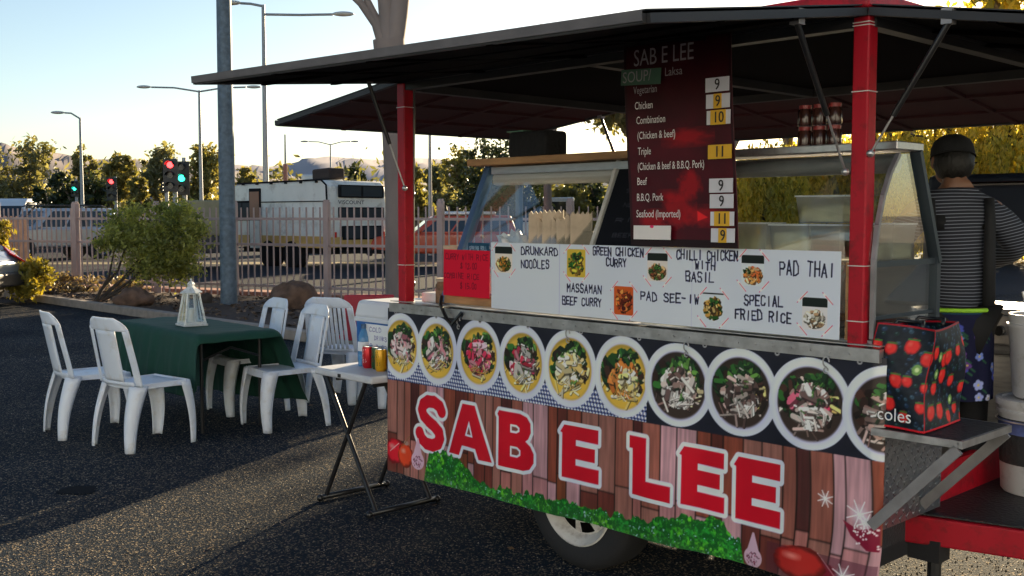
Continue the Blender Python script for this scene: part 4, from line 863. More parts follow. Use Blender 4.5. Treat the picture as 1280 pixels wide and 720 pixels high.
# drawbar and deck
mat('chequer_black', (.022, .024, .027), .5, bump=.8, bscale=55, var=.3, vscale=6)
for s in (-1, 1):
    yb = .915 + s * .50; mb = MB(); mb.bar((-.1, yb + s * .03, .392), (1.75, .915 + s * .04, .392), .055, .104); mb.build('drawbar', 'red_enamel', FT, bevel=.008)
mb = MB(); mb.prism([(-.02, .915 - .52), (-.02, .915 + .52), (1.05, .915 + .24), (1.05, .915 - .24)], .448, .454, axis='z'); mb.build('deck', 'chequer_black', FT)
mb = MB(); mb.box((.06, .45, .32), (.12, .09, .08)); mb.cyl((.06, .5, .30), (.06, .5, .02), .025, n=10); mb.box((.06, .5, .012), (.12, .12, .02)); mb.build('support_leg', 'roof_black', FT)
# folding shelf
mb = MB(); mb.box((.22, .17, .832), (.30, .38, .012)); 
mb.build('side_shelf', 'chequer_black', FT, bevel=.002)
mb = MB(); mb.bar((.07, -.02, .825), (.37, -.02, .825), .02, .024); mb.bar((.37, -.03, .825), (.37, .36, .825), .02, .024); mb.bar((.07, .36, .825), (.37, .36, .825), .02, .024); mb.build('shelf_frame', 'alu', FT)
for y in (-.025, .355):
    mb = MB(); mb.bar((.365, y, .81), (.075, y, .50), .010, .036, up=(0, 1, 0) if False else (0, 0, 1)); mb.build('shelf_strut', 'alu_dull', FT)
# ------------------------------------------------------------------ printed skirt banner
colmat('vinyl', .40, .4, bump=.35, bscale=9); colmat('paper', .7, .2, bump=.06, bscale=6); colmat('gloss_print', .42, .25, bump=.03, bscale=9); colmat('fabric_print', .8, .2, bump=.3, bscale=30)
def zbot(x): return .222 + .03 * np.clip((x + 2.6) / 2.6, 0, 1)
cv = Canvas(-2.625, .105, .215, 1.075, .0028, (24, 26, 40)); X, Z = cv.X, cv.Z
cv.C += (fbm(X * 14, Z * 14, 5)[..., None] - .5) * .05
# wood planks
rs = np.random.default_rng(12); edges = [-2.7]; 
while edges[-1] < .2: edges.append(edges[-1] + rs.uniform(.045, .10))
edges = np.array(edges); pal = np.array([(120, 62, 48), (96, 48, 42), (150, 96, 92), (166, 128, 136), (84, 40, 34), (132, 80, 70), (160, 112, 116), (108, 60, 40), (136, 92, 84), (70, 34, 34)]) / 255.
Xw = X + .012 * np.sin(Z * 7 + 1) * np.clip((X + .45) * 3, 0, 1); pi_ = np.clip(np.searchsorted(edges, Xw) - 1, 0, len(edges) - 2)
row = (Z < (.40 + .03 * np.sin(pi_ * 1.7))).astype(int); idx = (pi_ * 7 + row * 3 + (pi_ * pi_) % 5) % len(pal)
wood = pal[idx] * (.82 + .36 * fbm(X * 90, Z * 6 + pi_ * 3.1, 8)[..., None]) * (.9 + .25 * fbm(X * 5, Z * 5, 9)[..., None])
e = np.minimum(np.abs(Xw - edges[pi_]), np.abs(edges[pi_ + 1] - Xw)); wood *= (1 - .7 * np.exp(-(e / .0035) ** 2))[..., None]
e2 = np.abs(Z - (.40 + .03 * np.sin(pi_ * 1.7))); wood *= (1 - .5 * np.exp(-(e2 / .004) ** 2))[..., None]
ztop = .705 + .02 * np.clip((X + 2.6) / 2.6, 0, 1)
m = np.clip((ztop - Z) / .003, 0, 1)[..., None]; cv.C = cv.C * (1 - m) + wood * m
# gingham band under the pale bowls
g = ((Z > ztop) & (Z < ztop + .10) & (X < -.905)); ch = ((np.floor((X + Z * .3) / .009) % 2) + (np.floor(Z / .009) % 2)); gc = np.array([(24, 34, 80), (96, 110, 160), (205, 212, 232)]) / 255.
cv.C[g] = gc[ch.astype(int)][g]
# bowls
LAK = dict(b=(206, 172, 72)); DK = dict(b=(58, 44, 38))
MEAT = [(178, 120, 130), (206, 160, 165), (150, 90, 104), (226, 196, 196)]; PINK = [(214, 60, 100), (228, 110, 140), (196, 40, 70), (236, 160, 175)]; GR = [(28, 66, 34), (44, 92, 40), (18, 40, 26), (86, 130, 60)]
NOO = [(224, 196, 120), (236, 220, 170), (200, 160, 70), (246, 238, 214)]; WHT = [(224, 218, 214), (200, 190, 186), (240, 238, 234)]; DRK = [(40, 26, 24), (62, 40, 34)]; GREY = [(150, 124, 118), (118, 92, 88), (176, 154, 150), (96, 76, 74), (204, 190, 184)]
bowls = [(-2.517, .885, 'L', [MEAT + WHT]), (-2.232, .887, 'L', [MEAT + WHT]), (-1.925, .893, 'L', [PINK]), (-1.628, .889, 'L', [PINK + WHT]), (-1.335, .891, 'L', [NOO]), (-1.035, .889, 'L', [[(206, 116, 50), (222, 140, 70)], NOO]),
         (-.752, .887, 'D', [WHT + GREY]), (-.463, .893, 'D', [GREY]), (-.172, .887, 'D', [GREY + PINK[:2] + WHT[:1]]), (.118, .885, 'D', [GREY])]
for i, (bx_, bz_, kd, pals) in enumerate(bowls):
    rx, rz = (.164, .165) if kd == 'D' else (.157, .169)
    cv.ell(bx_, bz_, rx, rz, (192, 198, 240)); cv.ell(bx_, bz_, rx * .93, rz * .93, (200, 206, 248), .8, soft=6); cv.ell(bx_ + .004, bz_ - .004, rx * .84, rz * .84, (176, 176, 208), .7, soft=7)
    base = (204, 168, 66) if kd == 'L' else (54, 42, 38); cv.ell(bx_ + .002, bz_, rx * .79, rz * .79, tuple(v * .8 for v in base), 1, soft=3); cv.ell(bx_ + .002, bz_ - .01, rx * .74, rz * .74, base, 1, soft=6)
    ex, ez = rx * .74, rz * .75; sd = i * 31
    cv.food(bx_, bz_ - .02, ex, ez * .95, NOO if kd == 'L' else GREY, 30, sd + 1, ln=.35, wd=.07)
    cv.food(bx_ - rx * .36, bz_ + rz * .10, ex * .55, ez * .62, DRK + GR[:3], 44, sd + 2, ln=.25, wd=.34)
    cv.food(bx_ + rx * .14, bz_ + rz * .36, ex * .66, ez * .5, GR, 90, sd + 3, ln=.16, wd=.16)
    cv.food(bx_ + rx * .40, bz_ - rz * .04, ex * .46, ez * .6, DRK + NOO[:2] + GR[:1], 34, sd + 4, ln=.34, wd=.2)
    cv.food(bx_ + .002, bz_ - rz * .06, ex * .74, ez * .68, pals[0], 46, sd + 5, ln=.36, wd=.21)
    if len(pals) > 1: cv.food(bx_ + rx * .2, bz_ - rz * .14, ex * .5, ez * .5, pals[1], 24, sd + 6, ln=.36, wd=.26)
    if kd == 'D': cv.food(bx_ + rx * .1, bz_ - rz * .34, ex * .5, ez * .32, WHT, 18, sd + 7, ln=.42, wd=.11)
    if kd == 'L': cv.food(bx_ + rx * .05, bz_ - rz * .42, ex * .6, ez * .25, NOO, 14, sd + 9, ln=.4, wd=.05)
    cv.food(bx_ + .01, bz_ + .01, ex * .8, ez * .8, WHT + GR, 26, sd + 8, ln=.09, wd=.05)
# letters
RED, WHI = (184, 8, 36), (198, 205, 248)
def pt(b, P): x0, x1, z0, z1 = b; return [(x0 + a * (x1 - x0), z0 + c * (z1 - z0)) for a, c in P]
Ep = [(0, .86), (.10, 1), (.98, 1), (.98, .74), (.40, .745), (.40, .635), (.90, .635), (.90, .385), (.40, .385), (.40, .265), (1, .265), (1, 0), (.05, 0), (.05, .84)]
Lp = [(0, 1), (.42, 1), (.42, .27), (1, .27), (1, 0), (.08, 0), (.08, .79), (0, .79)]
Ap = [(.34, 1), (.62, 1), (1, 0), (.72, 0), (.64, .19), (.33, .20), (.26, 0), (0, 0)]; Ah = [(.40, .40), (.58, .39), (.49, .70)]
Bp = [(0, .93), (.05, 1), (.62, 1), (.80, .96), (.90, .86), (.91, .70), (.84, .58), (.76, .53), (.90, .46), (.99, .34), (.99, .18), (.88, .05), (.70, 0), (.04, 0), (.04, .88)]
Bh = [[(.36, .79), (.52, .79), (.60, .75), (.60, .68), (.52, .64), (.36, .64)], [(.36, .40), (.54, .40), (.63, .35), (.63, .26), (.54, .21), (.36, .21)]]
LET = [(Ep, (-1.380, -1.160, .414, .645), []), (Lp, (-.994, -.777, .410, .652), []), (Ep, (-.735, -.522, .420, .650), []), (Ep, (-.483, -.276, .414, .650), []), (Ap, (-2.138, -1.826, .396, .650), [Ah]), (Bp, (-1.79, -1.547, .393, .652), Bh)]
S = [(-2.186, .600), (-2.20, .628), (-2.24, .648), (-2.29, .645), (-2.325, .622), (-2.335, .588), (-2.322, .556), (-2.285, .530), (-2.24, .508), (-2.205, .478), (-2.198, .445), (-2.212, .412), (-2.25, .394), (-2.30, .396), (-2.335, .418), (-2.352, .452)]
S = [(x - .01, .520 + (z - .521) * .86) for x, z in S]
for P, b, hs in LET: cv.poly(pt(b, P), WHI, grow=.017, holes=[])
for P, b, hs in LET:
    for h in hs: cv.poly(pt(b, h), (120, 66, 58), grow=-.010)
for a, b in zip(S[:-1], S[1:]): cv.cap(a, b, .096, WHI)
for P, b, hs in LET: cv.poly(pt(b, P), RED, holes=[pt(b, h) for h in hs])
for a, b in zip(S[:-1], S[1:]): cv.cap(a, b, .062, RED)
# leaves, tomatoes, garlic and radishes along the lower edge
zb = zbot(X); tp_ = np.interp(X, [-2.33, -2.29, -2.2, -2.08, -1.98, -1.92, -1.7, -1.4, -1.1, -.86, -.78, -.65, -.52, -.45, -.42], [.20, .36, .385, .385, .34, .295, .305, .325, .318, .325, .365, .39, .38, .34, .20])
tp_ = tp_ - .07 * np.clip((X + 2) / .3, 0, 1) * np.clip((-.9 - X) / .2, 0, 1) * .2 + .028 * (fbm(X * 34, X * 0 + 2, 4) - .5) * 2
lf = .55 * fbm(X * 60, Z * 60, 30) + .45 * fbm(X * 130, Z * 130, 31); hi = np.clip((lf - .45) * 4.5, 0, 1)[..., None]; fr = np.clip((fbm(X * 22, Z * 22, 33) - .3) * 2.2, 0, 1)[..., None]
green = np.array([18, 84, 30]) / 255. * (1 - hi) + (np.array([104, 190, 40]) / 255. * fr + np.array([36, 140, 52]) / 255. * (1 - fr)) * hi
sp = np.clip((fbm(X * 95, Z * 95, 35) - .72) * 9, 0, 1)[..., None]; green = green * (1 - sp) + np.array([150, 190, 200]) / 255. * sp
m = np.clip((tp_ - Z) / .004, 0, 1) * (X > -2.335) * (X < -.415); cv.C = cv.C * (1 - m[..., None]) + green * m[..., None]
def tom(cx, cz, rx, rz, c=(176, 34, 34), n=3):
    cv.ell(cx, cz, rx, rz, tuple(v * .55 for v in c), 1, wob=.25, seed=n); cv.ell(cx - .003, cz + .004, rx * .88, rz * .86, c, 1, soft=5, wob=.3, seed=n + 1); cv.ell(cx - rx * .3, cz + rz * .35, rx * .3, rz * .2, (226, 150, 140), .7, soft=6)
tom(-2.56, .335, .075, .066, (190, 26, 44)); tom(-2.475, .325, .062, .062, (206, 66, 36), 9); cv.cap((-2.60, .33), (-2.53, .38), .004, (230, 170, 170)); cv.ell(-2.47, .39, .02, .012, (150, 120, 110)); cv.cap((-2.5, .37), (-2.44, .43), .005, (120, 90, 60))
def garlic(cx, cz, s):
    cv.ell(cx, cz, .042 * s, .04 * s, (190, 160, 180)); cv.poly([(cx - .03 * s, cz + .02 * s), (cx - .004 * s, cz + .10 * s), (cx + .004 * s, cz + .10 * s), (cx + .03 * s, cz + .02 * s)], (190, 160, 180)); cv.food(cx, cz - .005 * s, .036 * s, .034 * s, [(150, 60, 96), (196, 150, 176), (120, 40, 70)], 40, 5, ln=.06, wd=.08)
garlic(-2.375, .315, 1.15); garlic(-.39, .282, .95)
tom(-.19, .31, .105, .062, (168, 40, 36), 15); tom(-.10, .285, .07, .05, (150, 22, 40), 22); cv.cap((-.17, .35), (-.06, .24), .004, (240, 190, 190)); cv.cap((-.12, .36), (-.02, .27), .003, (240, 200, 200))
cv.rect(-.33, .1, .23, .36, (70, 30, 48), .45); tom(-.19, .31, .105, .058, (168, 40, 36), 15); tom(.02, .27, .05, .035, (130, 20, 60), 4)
cv.poly([(-.03, .50), (.03, .475), (.10, .50), (.10, .41), (.06, .41), (.0, .45)], (120, 18, 50)); 
for k in range(26): r_ = random.Random(k); cv.ell(r_.uniform(-.0, .10), r_.uniform(.42, .49), .0035, .0035, (236, 220, 230))
for cx, cz, r_ in ((.03, .53, .05), (.055, .505, .035), (-.015, .30, .045), (-.1, .56, .03)):
    cv.ell(cx, cz, r_ * .55, r_ * .55, (214, 216, 236), .5, soft=9)
    for a in (.4, 1.2, 2.0, 2.7): cv.cap((cx - r_ * math.cos(a), cz - r_ * math.sin(a)), (cx + r_ * math.cos(a), cz + r_ * math.sin(a)), .0035, (236, 238, 250), .9)
X, Z = cv.X, cv.Z; cv.C *= (.90 + .2 * fbm(X * 3.5, Z * 3.5, 90)[..., None]); gr_ = np.clip((.30 - Z) / .1, 0, 1) * fbm(X * 30, Z * 18, 91) * .5; cv.C = cv.C * (1 - gr_[..., None]) + np.array([.42, .36, .30]) * gr_[..., None]
for k in range(9):
    ex_ = -2.56 + k * .322; cv.ell(ex_, 1.056, .011, .011, (150, 150, 156)); cv.ell(ex_, 1.056, .005, .005, (20, 20, 24))
cv.C = np.clip((cv.C - .5) * 1.06 + .51, 0, 1)
def ban(X, Z):
    f = np.clip((Z - .215) / .86, 0, 1); top = 1.073
    zz = zbot(X) + (Z - .215) / .86 * (top - zbot(X)); zz = np.where(Z > zbot(X) + .02, Z, zz)
    zz = np.maximum(Z, zbot(X) + .004 * np.sin(X * 9)); y = -.016 - (1 - f) * .012 + .0035 * np.sin(X * 11 + Z * 2) * (1 - f * .6) + .002 * np.sin(X * 37) * (1 - f) + .0016 * np.sin(X * 21 + 3)
    xx = X - np.clip((.45 - Z) / .25, 0, 1) ** 1.5 * .03 * np.clip((X + .4) / .5, 0, 1); y = y + np.clip((X - .06) / .05, 0, 1) ** 2 * .03
    return xx, y, zz
o = cv.mesh('banner', 'vinyl', FT, ban); md = o.modifiers.new('s', 'SOLIDIFY'); md.thickness = .0012
o['label'] = 'printed vinyl skirt with bowls of noodles, red letters and green leaves'
# ------------------------------------------------------------------ white menu sheet
cv = Canvas(-1.849, -.068, 1.121, 1.428, .0019, (196, 203, 255))
cv.C += (fbm(cv.X * 3, cv.Z * 3, 3)[..., None] - .5) * .03
NK = (30, 32, 48)
for x in (-1.41, -.7): cv.rect(x, x + .002, 1.12, 1.43, (176, 178, 206))
T_ = [('DRUNKARD', -1.646, -1.425, 1.381, 1.409, 0), ('NOODLES', -1.646, -1.478, 1.322, 1.352, 0), ('GREEN CHICKEN', -1.213, -.945, 1.389, 1.417, 0), ('CURRY', -1.137, -1.035, 1.345, 1.371, 0), ('MASSAMAN', -1.362, -1.17, 1.228, 1.257, 0), ('BEEF CURRY', -1.389, -1.172, 1.172, 1.200, 0),
      ('PAD SEE-IW', -.950, -.668, 1.215, 1.243, 0), ('CHILLI CHICKEN', -.773, -.496, 1.385, 1.415, 0), ('WITH', -.685, -.597, 1.349, 1.373, 0), ('BASIL', -.728, -.602, 1.302, 1.333, 0), ('PAD THAI', -.306, -.095, 1.340, 1.384, 0), ('SPECIAL', -.457, -.298, 1.225, 1.256, 0), ('FRIED RICE', -.497, -.262, 1.170, 1.200, 0)]
for i, (s, a, b, c, d, _) in enumerate(T_): hand(cv, s, a, b + .012, c - .003, d + .002, NK, .0062, seed=i + 3)
PH = [(-1.836, -1.692, 1.288, 1.412, (214, 206, 196), [(150, 116, 40), (60, 76, 30), (196, 130, 50), (226, 190, 130)], 1), (-1.378, -1.243, 1.287, 1.410, (196, 168, 60), [(40, 96, 36), (196, 176, 60), (120, 90, 40), (60, 120, 50)], 2), (-1.108, -.978, 1.142, 1.262, (190, 84, 36), [(206, 100, 40), (160, 60, 30), (110, 40, 24), (222, 140, 70)], 3),
      (-.932, -.806, 1.288, 1.404, (206, 200, 196), [(150, 100, 60), (60, 90, 44), (206, 170, 120), (110, 60, 40)], 1), (-.663, -.535, 1.144, 1.258, (196, 206, 214), [(196, 150, 70), (40, 90, 36), (222, 190, 120), (90, 60, 30)], 4), (-.484, -.360, 1.290, 1.408, (200, 208, 216), [(214, 130, 60), (226, 160, 90), (200, 100, 50), (236, 200, 150)], 1), (-.226, -.102, 1.148, 1.264, (206, 204, 206), [(216, 210, 190), (190, 180, 150), (226, 222, 210), (150, 120, 90)], 5)]
for i, (a, b, c, d, base, pal_, k) in enumerate(PH):
    cx, cz = (a + b) / 2, (c + d) / 2; hw_, hh = (b - a) / 2 * .80, (d - c) / 2 * .98; cv.rect(cx - hw_, cx + hw_, cz - hh, cz + hh, base)
    sub = ('r', cx - hw_, cx + hw_, cz - hh, cz + hh)
    if k in (1, 5): cv.rect(cx - hw_, cx + hw_, cz + hh * .45, cz + hh, (26, 34, 32)); cz2, hz = cz - hh * .32, hh * .62
    elif k == 4: cv.rect(cx - hw_, cx + hw_, cz + hh * .9, cz + hh, (30, 30, 34)); cz2, hz = cz - hh * .05, hh * .85
    else: cz2, hz = cz, hh * .95
    cv.food(cx, cz2, hw_ * .92, hz, pal_, 90, i * 11 + 1, ln=.16, wd=.17, shape='e' if k != 3 else 'r')
    if i in (1, 3, 4, 5): cv.food(cx - hw_ * (.5 if i == 5 else 0), cz2 + hz * .45, hw_ * .4, hz * .4, GR, 16, i + 70, ln=.2, wd=.2)
    if i == 3 - 1: cv.ell(cx, cz - hh * .55, hw_ * .22, hh * .16, (60, 20, 26))
    for sx in (-1, 1):
        for sz in (-1, 1):
            px_, pz_ = cx + sx * hw_, cz + sz * hh
            for o_, c_ in ((-.006, (200, 90, 110)), (0, (222, 222, 236)), (.006, (200, 90, 110))): cv.cap((px_ - .014 + o_ * 1, pz_ - sx * sz * -.014 - o_ * sx * sz), (px_ + .014 + o_ * 1, pz_ + sx * sz * -.014 - o_ * sx * sz), .0035 if o_ else .008, c_)
ms = cv.mesh('menu_sheet', 'paper', None, lambda X, Z: (X, -.004 - .003 * np.sin(X * 4) ** 2 + .002 * np.sin(X * 9 + Z * 5), Z)); ms.modifiers.new('s', 'SOLIDIFY').thickness = .002
ms.matrix_world = TM; ms.location = TO; ms.rotation_euler = (0, 0, TA); tag(ms, 'long white hand-lettered menu sheet with taped food photos on the counter front', 'menu')
# red handwritten sheet
cv = Canvas(-2.19, -1.855, 1.165, 1.388, .002, (194, 16, 46))
for i, (s, a, b, c, d) in enumerate([('CURRY WITH RICE', -2.175, -1.86, 1.342, 1.368), ('$ 12.00', -2.06, -1.94, 1.300, 1.325), ('COMBINE RICE', -2.185, -1.92, 1.250, 1.275), ('$ 15.00', -2.06, -1.94, 1.205, 1.230)]): hand(cv, s, a, b, c, d, (96, 8, 30), .0034, seed=40 + i, jit=.4)
o = cv.mesh('price_sheet', 'paper', None, lambda X, Z: (X, -.010 - .004 * np.sin((X + 2.2) * 7) ** 2 + .02 * (Z - 1.165), Z)); o.location = TO; o.rotation_euler = (0, 0, TA); o.modifiers.new('s', 'SOLIDIFY').thickness = .002; tag(o, 'red paper sign with faint handwritten rice prices beside the white menu sheet', 'sign')
mb = MB(); mb.box((-2.02, .012, 1.15), (.36, .02, .05)); o = mb.build('timber_batten', 'timber', bevel=.003); o.location = TO; o.rotation_euler = (0, 0, TA); tag(o, 'short timber batten under the red paper sign', 'batten')
mb = MB(); mb.box((-.035, .02, 1.255), (.05, .012, .27)); o = mb.build('wood_upright', 'timber', bevel=.003); o.location = TO; o.rotation_euler = (0, 0, TA); tag(o, 'narrow pale wooden upright between the white menu sheet and the near red post', 'batten')
# ------------------------------------------------------------------ hanging price board
cv = Canvas(0, .515, 0, .80, .0022, (84, 8, 26)); X, Z = cv.X, cv.Z
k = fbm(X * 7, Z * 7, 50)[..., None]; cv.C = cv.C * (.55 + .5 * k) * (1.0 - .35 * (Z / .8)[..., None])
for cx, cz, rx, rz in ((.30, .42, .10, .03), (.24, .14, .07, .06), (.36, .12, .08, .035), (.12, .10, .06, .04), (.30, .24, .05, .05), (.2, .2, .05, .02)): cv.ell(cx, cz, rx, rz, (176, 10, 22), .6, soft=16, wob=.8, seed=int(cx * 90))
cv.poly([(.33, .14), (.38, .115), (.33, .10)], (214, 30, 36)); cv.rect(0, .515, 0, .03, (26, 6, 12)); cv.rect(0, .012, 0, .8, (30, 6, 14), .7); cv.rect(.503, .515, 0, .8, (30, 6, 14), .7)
pb = tthing('price_board', 'dark red hanging price board with dish names and number tags on its right edge', 'price board', -1.021, -.045, 1.43)
sh = lambda X, Z: (X + (.8 - Z) * .06, .003 * np.sin(Z * 9) + .004 * np.sin(X * 8), Z)
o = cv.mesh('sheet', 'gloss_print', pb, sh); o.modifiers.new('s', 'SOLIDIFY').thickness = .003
mat('faded_print', (.30, .27, .29), .5); mat('white_print', (.78, .75, .76), .5); mat('tag_white', (.62, .62, .70), .5); mat('tag_yellow', (.70, .40, .02), .5); mat('ink', (.015, .012, .015), .5); mat('green_vinyl', (.05, .12, .08), .5)
def TX(x, z, y=-.008): return Matrix.Translation((x + (.8 - z) * .06, y, z)) @ Matrix.Rotation(math.pi / 2, 4, 'X')
mb = MB(); mb.text('SAB E LEE', TX(.055, .712), .092, .76, 0); mb.text('Laksa', TX(.208, .660), .046, .85, 0)
for s, x, z, sc in (('Vegetarian', .05, .603, .042), ('Chicken', .053, .542, .042), ('Combination', .058, .484, .042), ('(Chicken & beef)', .06, .424, .042), ('Triple', .06, .362, .042), ('(Chicken & beef & B.B.Q. Pork)', .056, .302, .042), ('Beef', .05, .243, .042), ('B.B.Q. Pork', .045, .180, .042), ('Seafood (Imported)', .04, .115, .042)):
    mb.text(s, TX(x, z), sc, .66 if len(s) < 25 else .60, 1 if z < .6 else 0)
mb.build('lettering', ['faded_print', 'white_print'], pb)
mb = MB(); mb.box((.0 + .10, -.010, .668), (.20, .003, .062), 0, ry=.05); mb.text('SOUP/', TX(.0, .650, -.0135), .062, .85, 1); mb.build('soup_sticker', ['green_vinyl', 'faded_print'], pb)
mb = MB(); mb.box((.165, -.012, .055), (.185, .003, .055)); mb.build('blank_label', 'white_print', pb)
mb = MB(); mb.ell((.165, -.0135, .078), (.01, .003, .006), 8, 6); mb.build('pink_dot', mat('pink_dot', (.8, .03, .15), .5), pb)
for i, (z, tx, cs) in enumerate([(.606, '9', 'ww'), (.545, '9', 'wy'), (.485, '10', 'wy'), (.358, '11', 'yy'), (.233, '9', 'ww'), (.175, '9', 'ww'), (.110, '11', 'wy'), (.048, '9', 'wy')]):
    m_ = MB(); x = .405; m_.box((x + .05 + (.8 - z) * .06, -.012, z), (.104, .004, .052)); b = m_.build('number_tag', 'tag_yellow' if cs == 'yy' else 'tag_white', pb, bevel=.0)
    if cs == 'wy': m2 = MB(); m2.box((x + .05 + (.8 - z) * .06, -.0145, z), (.036 if tx == '9' else .068, .003, .054)); m2.build('yellow_square', 'tag_yellow', b)
    m3 = MB(); m3.text(tx, TX(x + .052, z - .019, -.0175), .058, .85, 0, 'CENTER', .001); m3.build('numeral', 'ink', b)
mb = MB(); mb.cyl((.03, 0, .79), (.02, .05, .86), .002, n=5); mb.build('cord', 'strut_black', pb); mb = MB(); mb.cyl((.48, 0, .79), (.48, .05, .86), .002, n=5); mb.build('cord', 'strut_black', pb)
# ------------------------------------------------------------------ glass cases
glass('case_glass', (.93, .96, .97, 1), .09); glass('case_glass_clear', (.95, .97, .96, 1), .0)
mat('case_blue', (.07, .14, .26), .4, .4, coat=.3)
gc_ = tthing('display_case', 'left glass display case with slanted front, blue end frame and timber top', 'display case', 0, 0, 0)
xl, xr, zb_, zt_ = -2.245, -1.02, ZC + .004, 1.80; yf, yt, yk = .05, .36, .56
def yfr(z): return yf + (yt - yf) * max(0, (z - 1.15) / (zt_ - 1.15))
mb = MB(); mb.slab([(xl + .03, yf, zb_), (xr, yf, zb_), (xr, yk, zb_), (xl + .03, yk, zb_)], .02); mb.build('base', 'steel', gc_)
mb = MB(); mb.slab([(xl + .02, yf, 1.15), (-1.36, yf, 1.15), (-1.36, yt, zt_), (xl + .02, yt, zt_)], .005); mb.build('front_glass', 'case_glass', gc_)
mb = MB(); mb.slab([(xl + .01, yf, 1.12), (xl + .01, yk, 1.12), (xl + .01, yk, zt_), (xl + .01, yt, zt_)], .004); mb.build('end_glass', 'case_glass_clear', gc_)
mb = MB(); mb.bar((xl, yf, 1.12), (xl, yt, zt_), .05, .04, up=(1, 0, 0)); mb.bar((xl, yk, 1.12), (xl, yk, zt_), .03, .03); mb.bar((xl, yf, 1.135), (xl, yk, 1.135), .03, .03); mb.build('end_frame', 'case_blue', gc_, bevel=.004)
mb = MB(); mb.bar((-1.375, yf - .01, 1.14), (-1.375, yt - .01, zt_), .025, .02, up=(1, 0, 0)); mb.build('divider', 'lamp_plastic', gc_, bevel=.003)
mb = MB(); mb.box((-1.66, .40, zt_ + .02), (1.30, .30, .034)); mb.build('top_board', 'timber', gc_, bevel=.004)
mb = MB(); mb.box((-1.6, .38, zt_ - .022), (1.2, .12, .035)); mb.build('top_rail', 'steel', gc_)
mb = MB(); mb.tube([(-2.2, .36, 1.735), (-1.40, .36, 1.735)], .032, 14); mb.build('light_tube_cover', 'lamp_plastic', gc_, smooth=True)
# blackboard sheet right of the left case
cv = Canvas(-1.355, -.99, 1.15, 1.80, .004, (12, 14, 22)); 
for i in range(9): hand(cv, ['LARK SA', 'SOUP', 'NOODLES', 'RICE', 'BEEF 12', 'PORK 12', 'PRAWN', 'CHICKEN', 'DRINKS'][i], -1.28 + .01 * (i % 3), -1.06, 1.72 - i * .065, 1.735 - i * .065, (58, 60, 70), .003, seed=i)
o = cv.mesh('blackboard', 'paper', None, lambda X, Z: (X, .035 + (Z - 1.15) / .65 * .31, Z)); o.modifiers.new('s', 'SOLIDIFY').thickness = .012; o.location = TO; o.rotation_euler = (0, 0, TA); tag(o, 'dark blackboard with faint chalk writing, tilted back beside the left glass case', 'blackboard')
# contents of the left case
mat('paper_bag', (.52, .42, .32), .85, var=.15, vscale=14, bump=.5, bscale=22); mat('white_plastic', (.74, .75, .76), .4, var=.1, vscale=8, bump=.6, bscale=14, trans=.0)
mat('blue_card', (.03, .10, .17), .5)
for i in range(7):
    mb = MB(); r = random.Random(i); h = .24 + r.uniform(-.02, .03); n = 9; P = [(-.035 if True else 0, 0)]
    top = [(-.05 + .1 * k / n, h + (.012 if k % 2 else -.004)) for k in range(n + 1)]; poly = [(-.05, 0), (.05, 0)] + top[::-1]
    mb.prism(poly, 0, .022); o = mb.build('paper_bag', 'paper_bag', bevel=.002); place(o, -1.74 + i * .045, .20 + .012 * (i % 2), 1.30, .55 + r.uniform(-.1, .1))
    tag(o, ['first', 'second', 'third', 'fourth', 'fifth', 'sixth', 'last'][i] + ' of the folded brown paper bags inside the left glass case', 'paper bag', 'folded paper bags in the left glass case')
mb = MB(); mb.box((-1.72, .28, 1.29), (.72, .34, .012)); o = mb.build('case_shelf', 'steel', gc_)
def lump(name, label, cat, x, y, z, r, seed, m):
    mb = MB(); mb.ell((0, 0, 0), (1, 1, 1), 30, 20); rr = random.Random(seed); o2 = []
    for v in mb.v:
        k_ = 1 + .22 * math.sin(v[0] * 7 + seed) * math.cos(v[2] * 6 + v[1] * 5) + .12 * math.sin(v[1] * 15 + v[0] * 13 + v[2] * 11); o2.append((v[0] * r[0] * k_, v[1] * r[1] * k_, v[2] * r[2] * k_))
    mb.v = o2; o = mb.build(name, m, smooth='all'); place(o, x, y, z); return tag(o, label, cat)
lump('plastic_bag', 'crumpled white plastic bag at the left inside the slanted glass case', 'plastic bag', -1.95, .25, 1.375, (.13, .09, .09), 2, 'white_plastic')
lump('plastic_bag', 'crumpled white plastic bag in the middle of the slanted glass case', 'plastic bag', -1.80, .34, 1.36, (.12, .08, .10), 6, 'white_plastic')
cv = Canvas(0, .15, 0, .085, .002, (20, 66, 92)); hand(cv, 'SPRING ROLL', .01, .14, .05, .068, (130, 170, 190), .003, 4); hand(cv, 'FRESH', .03, .12, .02, .038, (130, 170, 190), .003, 5)
o = cv.mesh('blue_card', 'paper', None, lambda X, Z: (X, 0 * X, Z)); place(o, -2.13, .10, 1.335); o.modifiers.new('s', 'SOLIDIFY').thickness = .002; tag(o, 'small dark blue card with pale writing inside the left glass case', 'sign')
# things on top of the left case
t = tthing('speaker_box', 'black fabric-covered box on top of the timber-topped glass case', 'box', -1.97, .42, 1.838, None)
mb = MB(); mb.box((0, 0, .065), (.27, .16, .13)); mb.build('body', mat('black_cloth', (.012, .012, .014), .9, bump=.7, bscale=40), t, bevel=.02, seg=3)
mb = MB(); mb.box((-.10, -.0, .134), (.12, .12, .008)); mb.build('green_lid', mat('green_tape', (.10, .22, .15), .4), t, bevel=.002)
t = tthing('takeaway_tub', 'small white tub on the right end of the timber top, beside the price board', 'tub', -1.36, .5, 1.838); mb = MB(); mb.lathe([(.001, 0), (.045, 0), (.058, .07), (.06, .072), (.001, .074)], n=20); mb.build('tub', 'white_plastic', t, smooth=True)
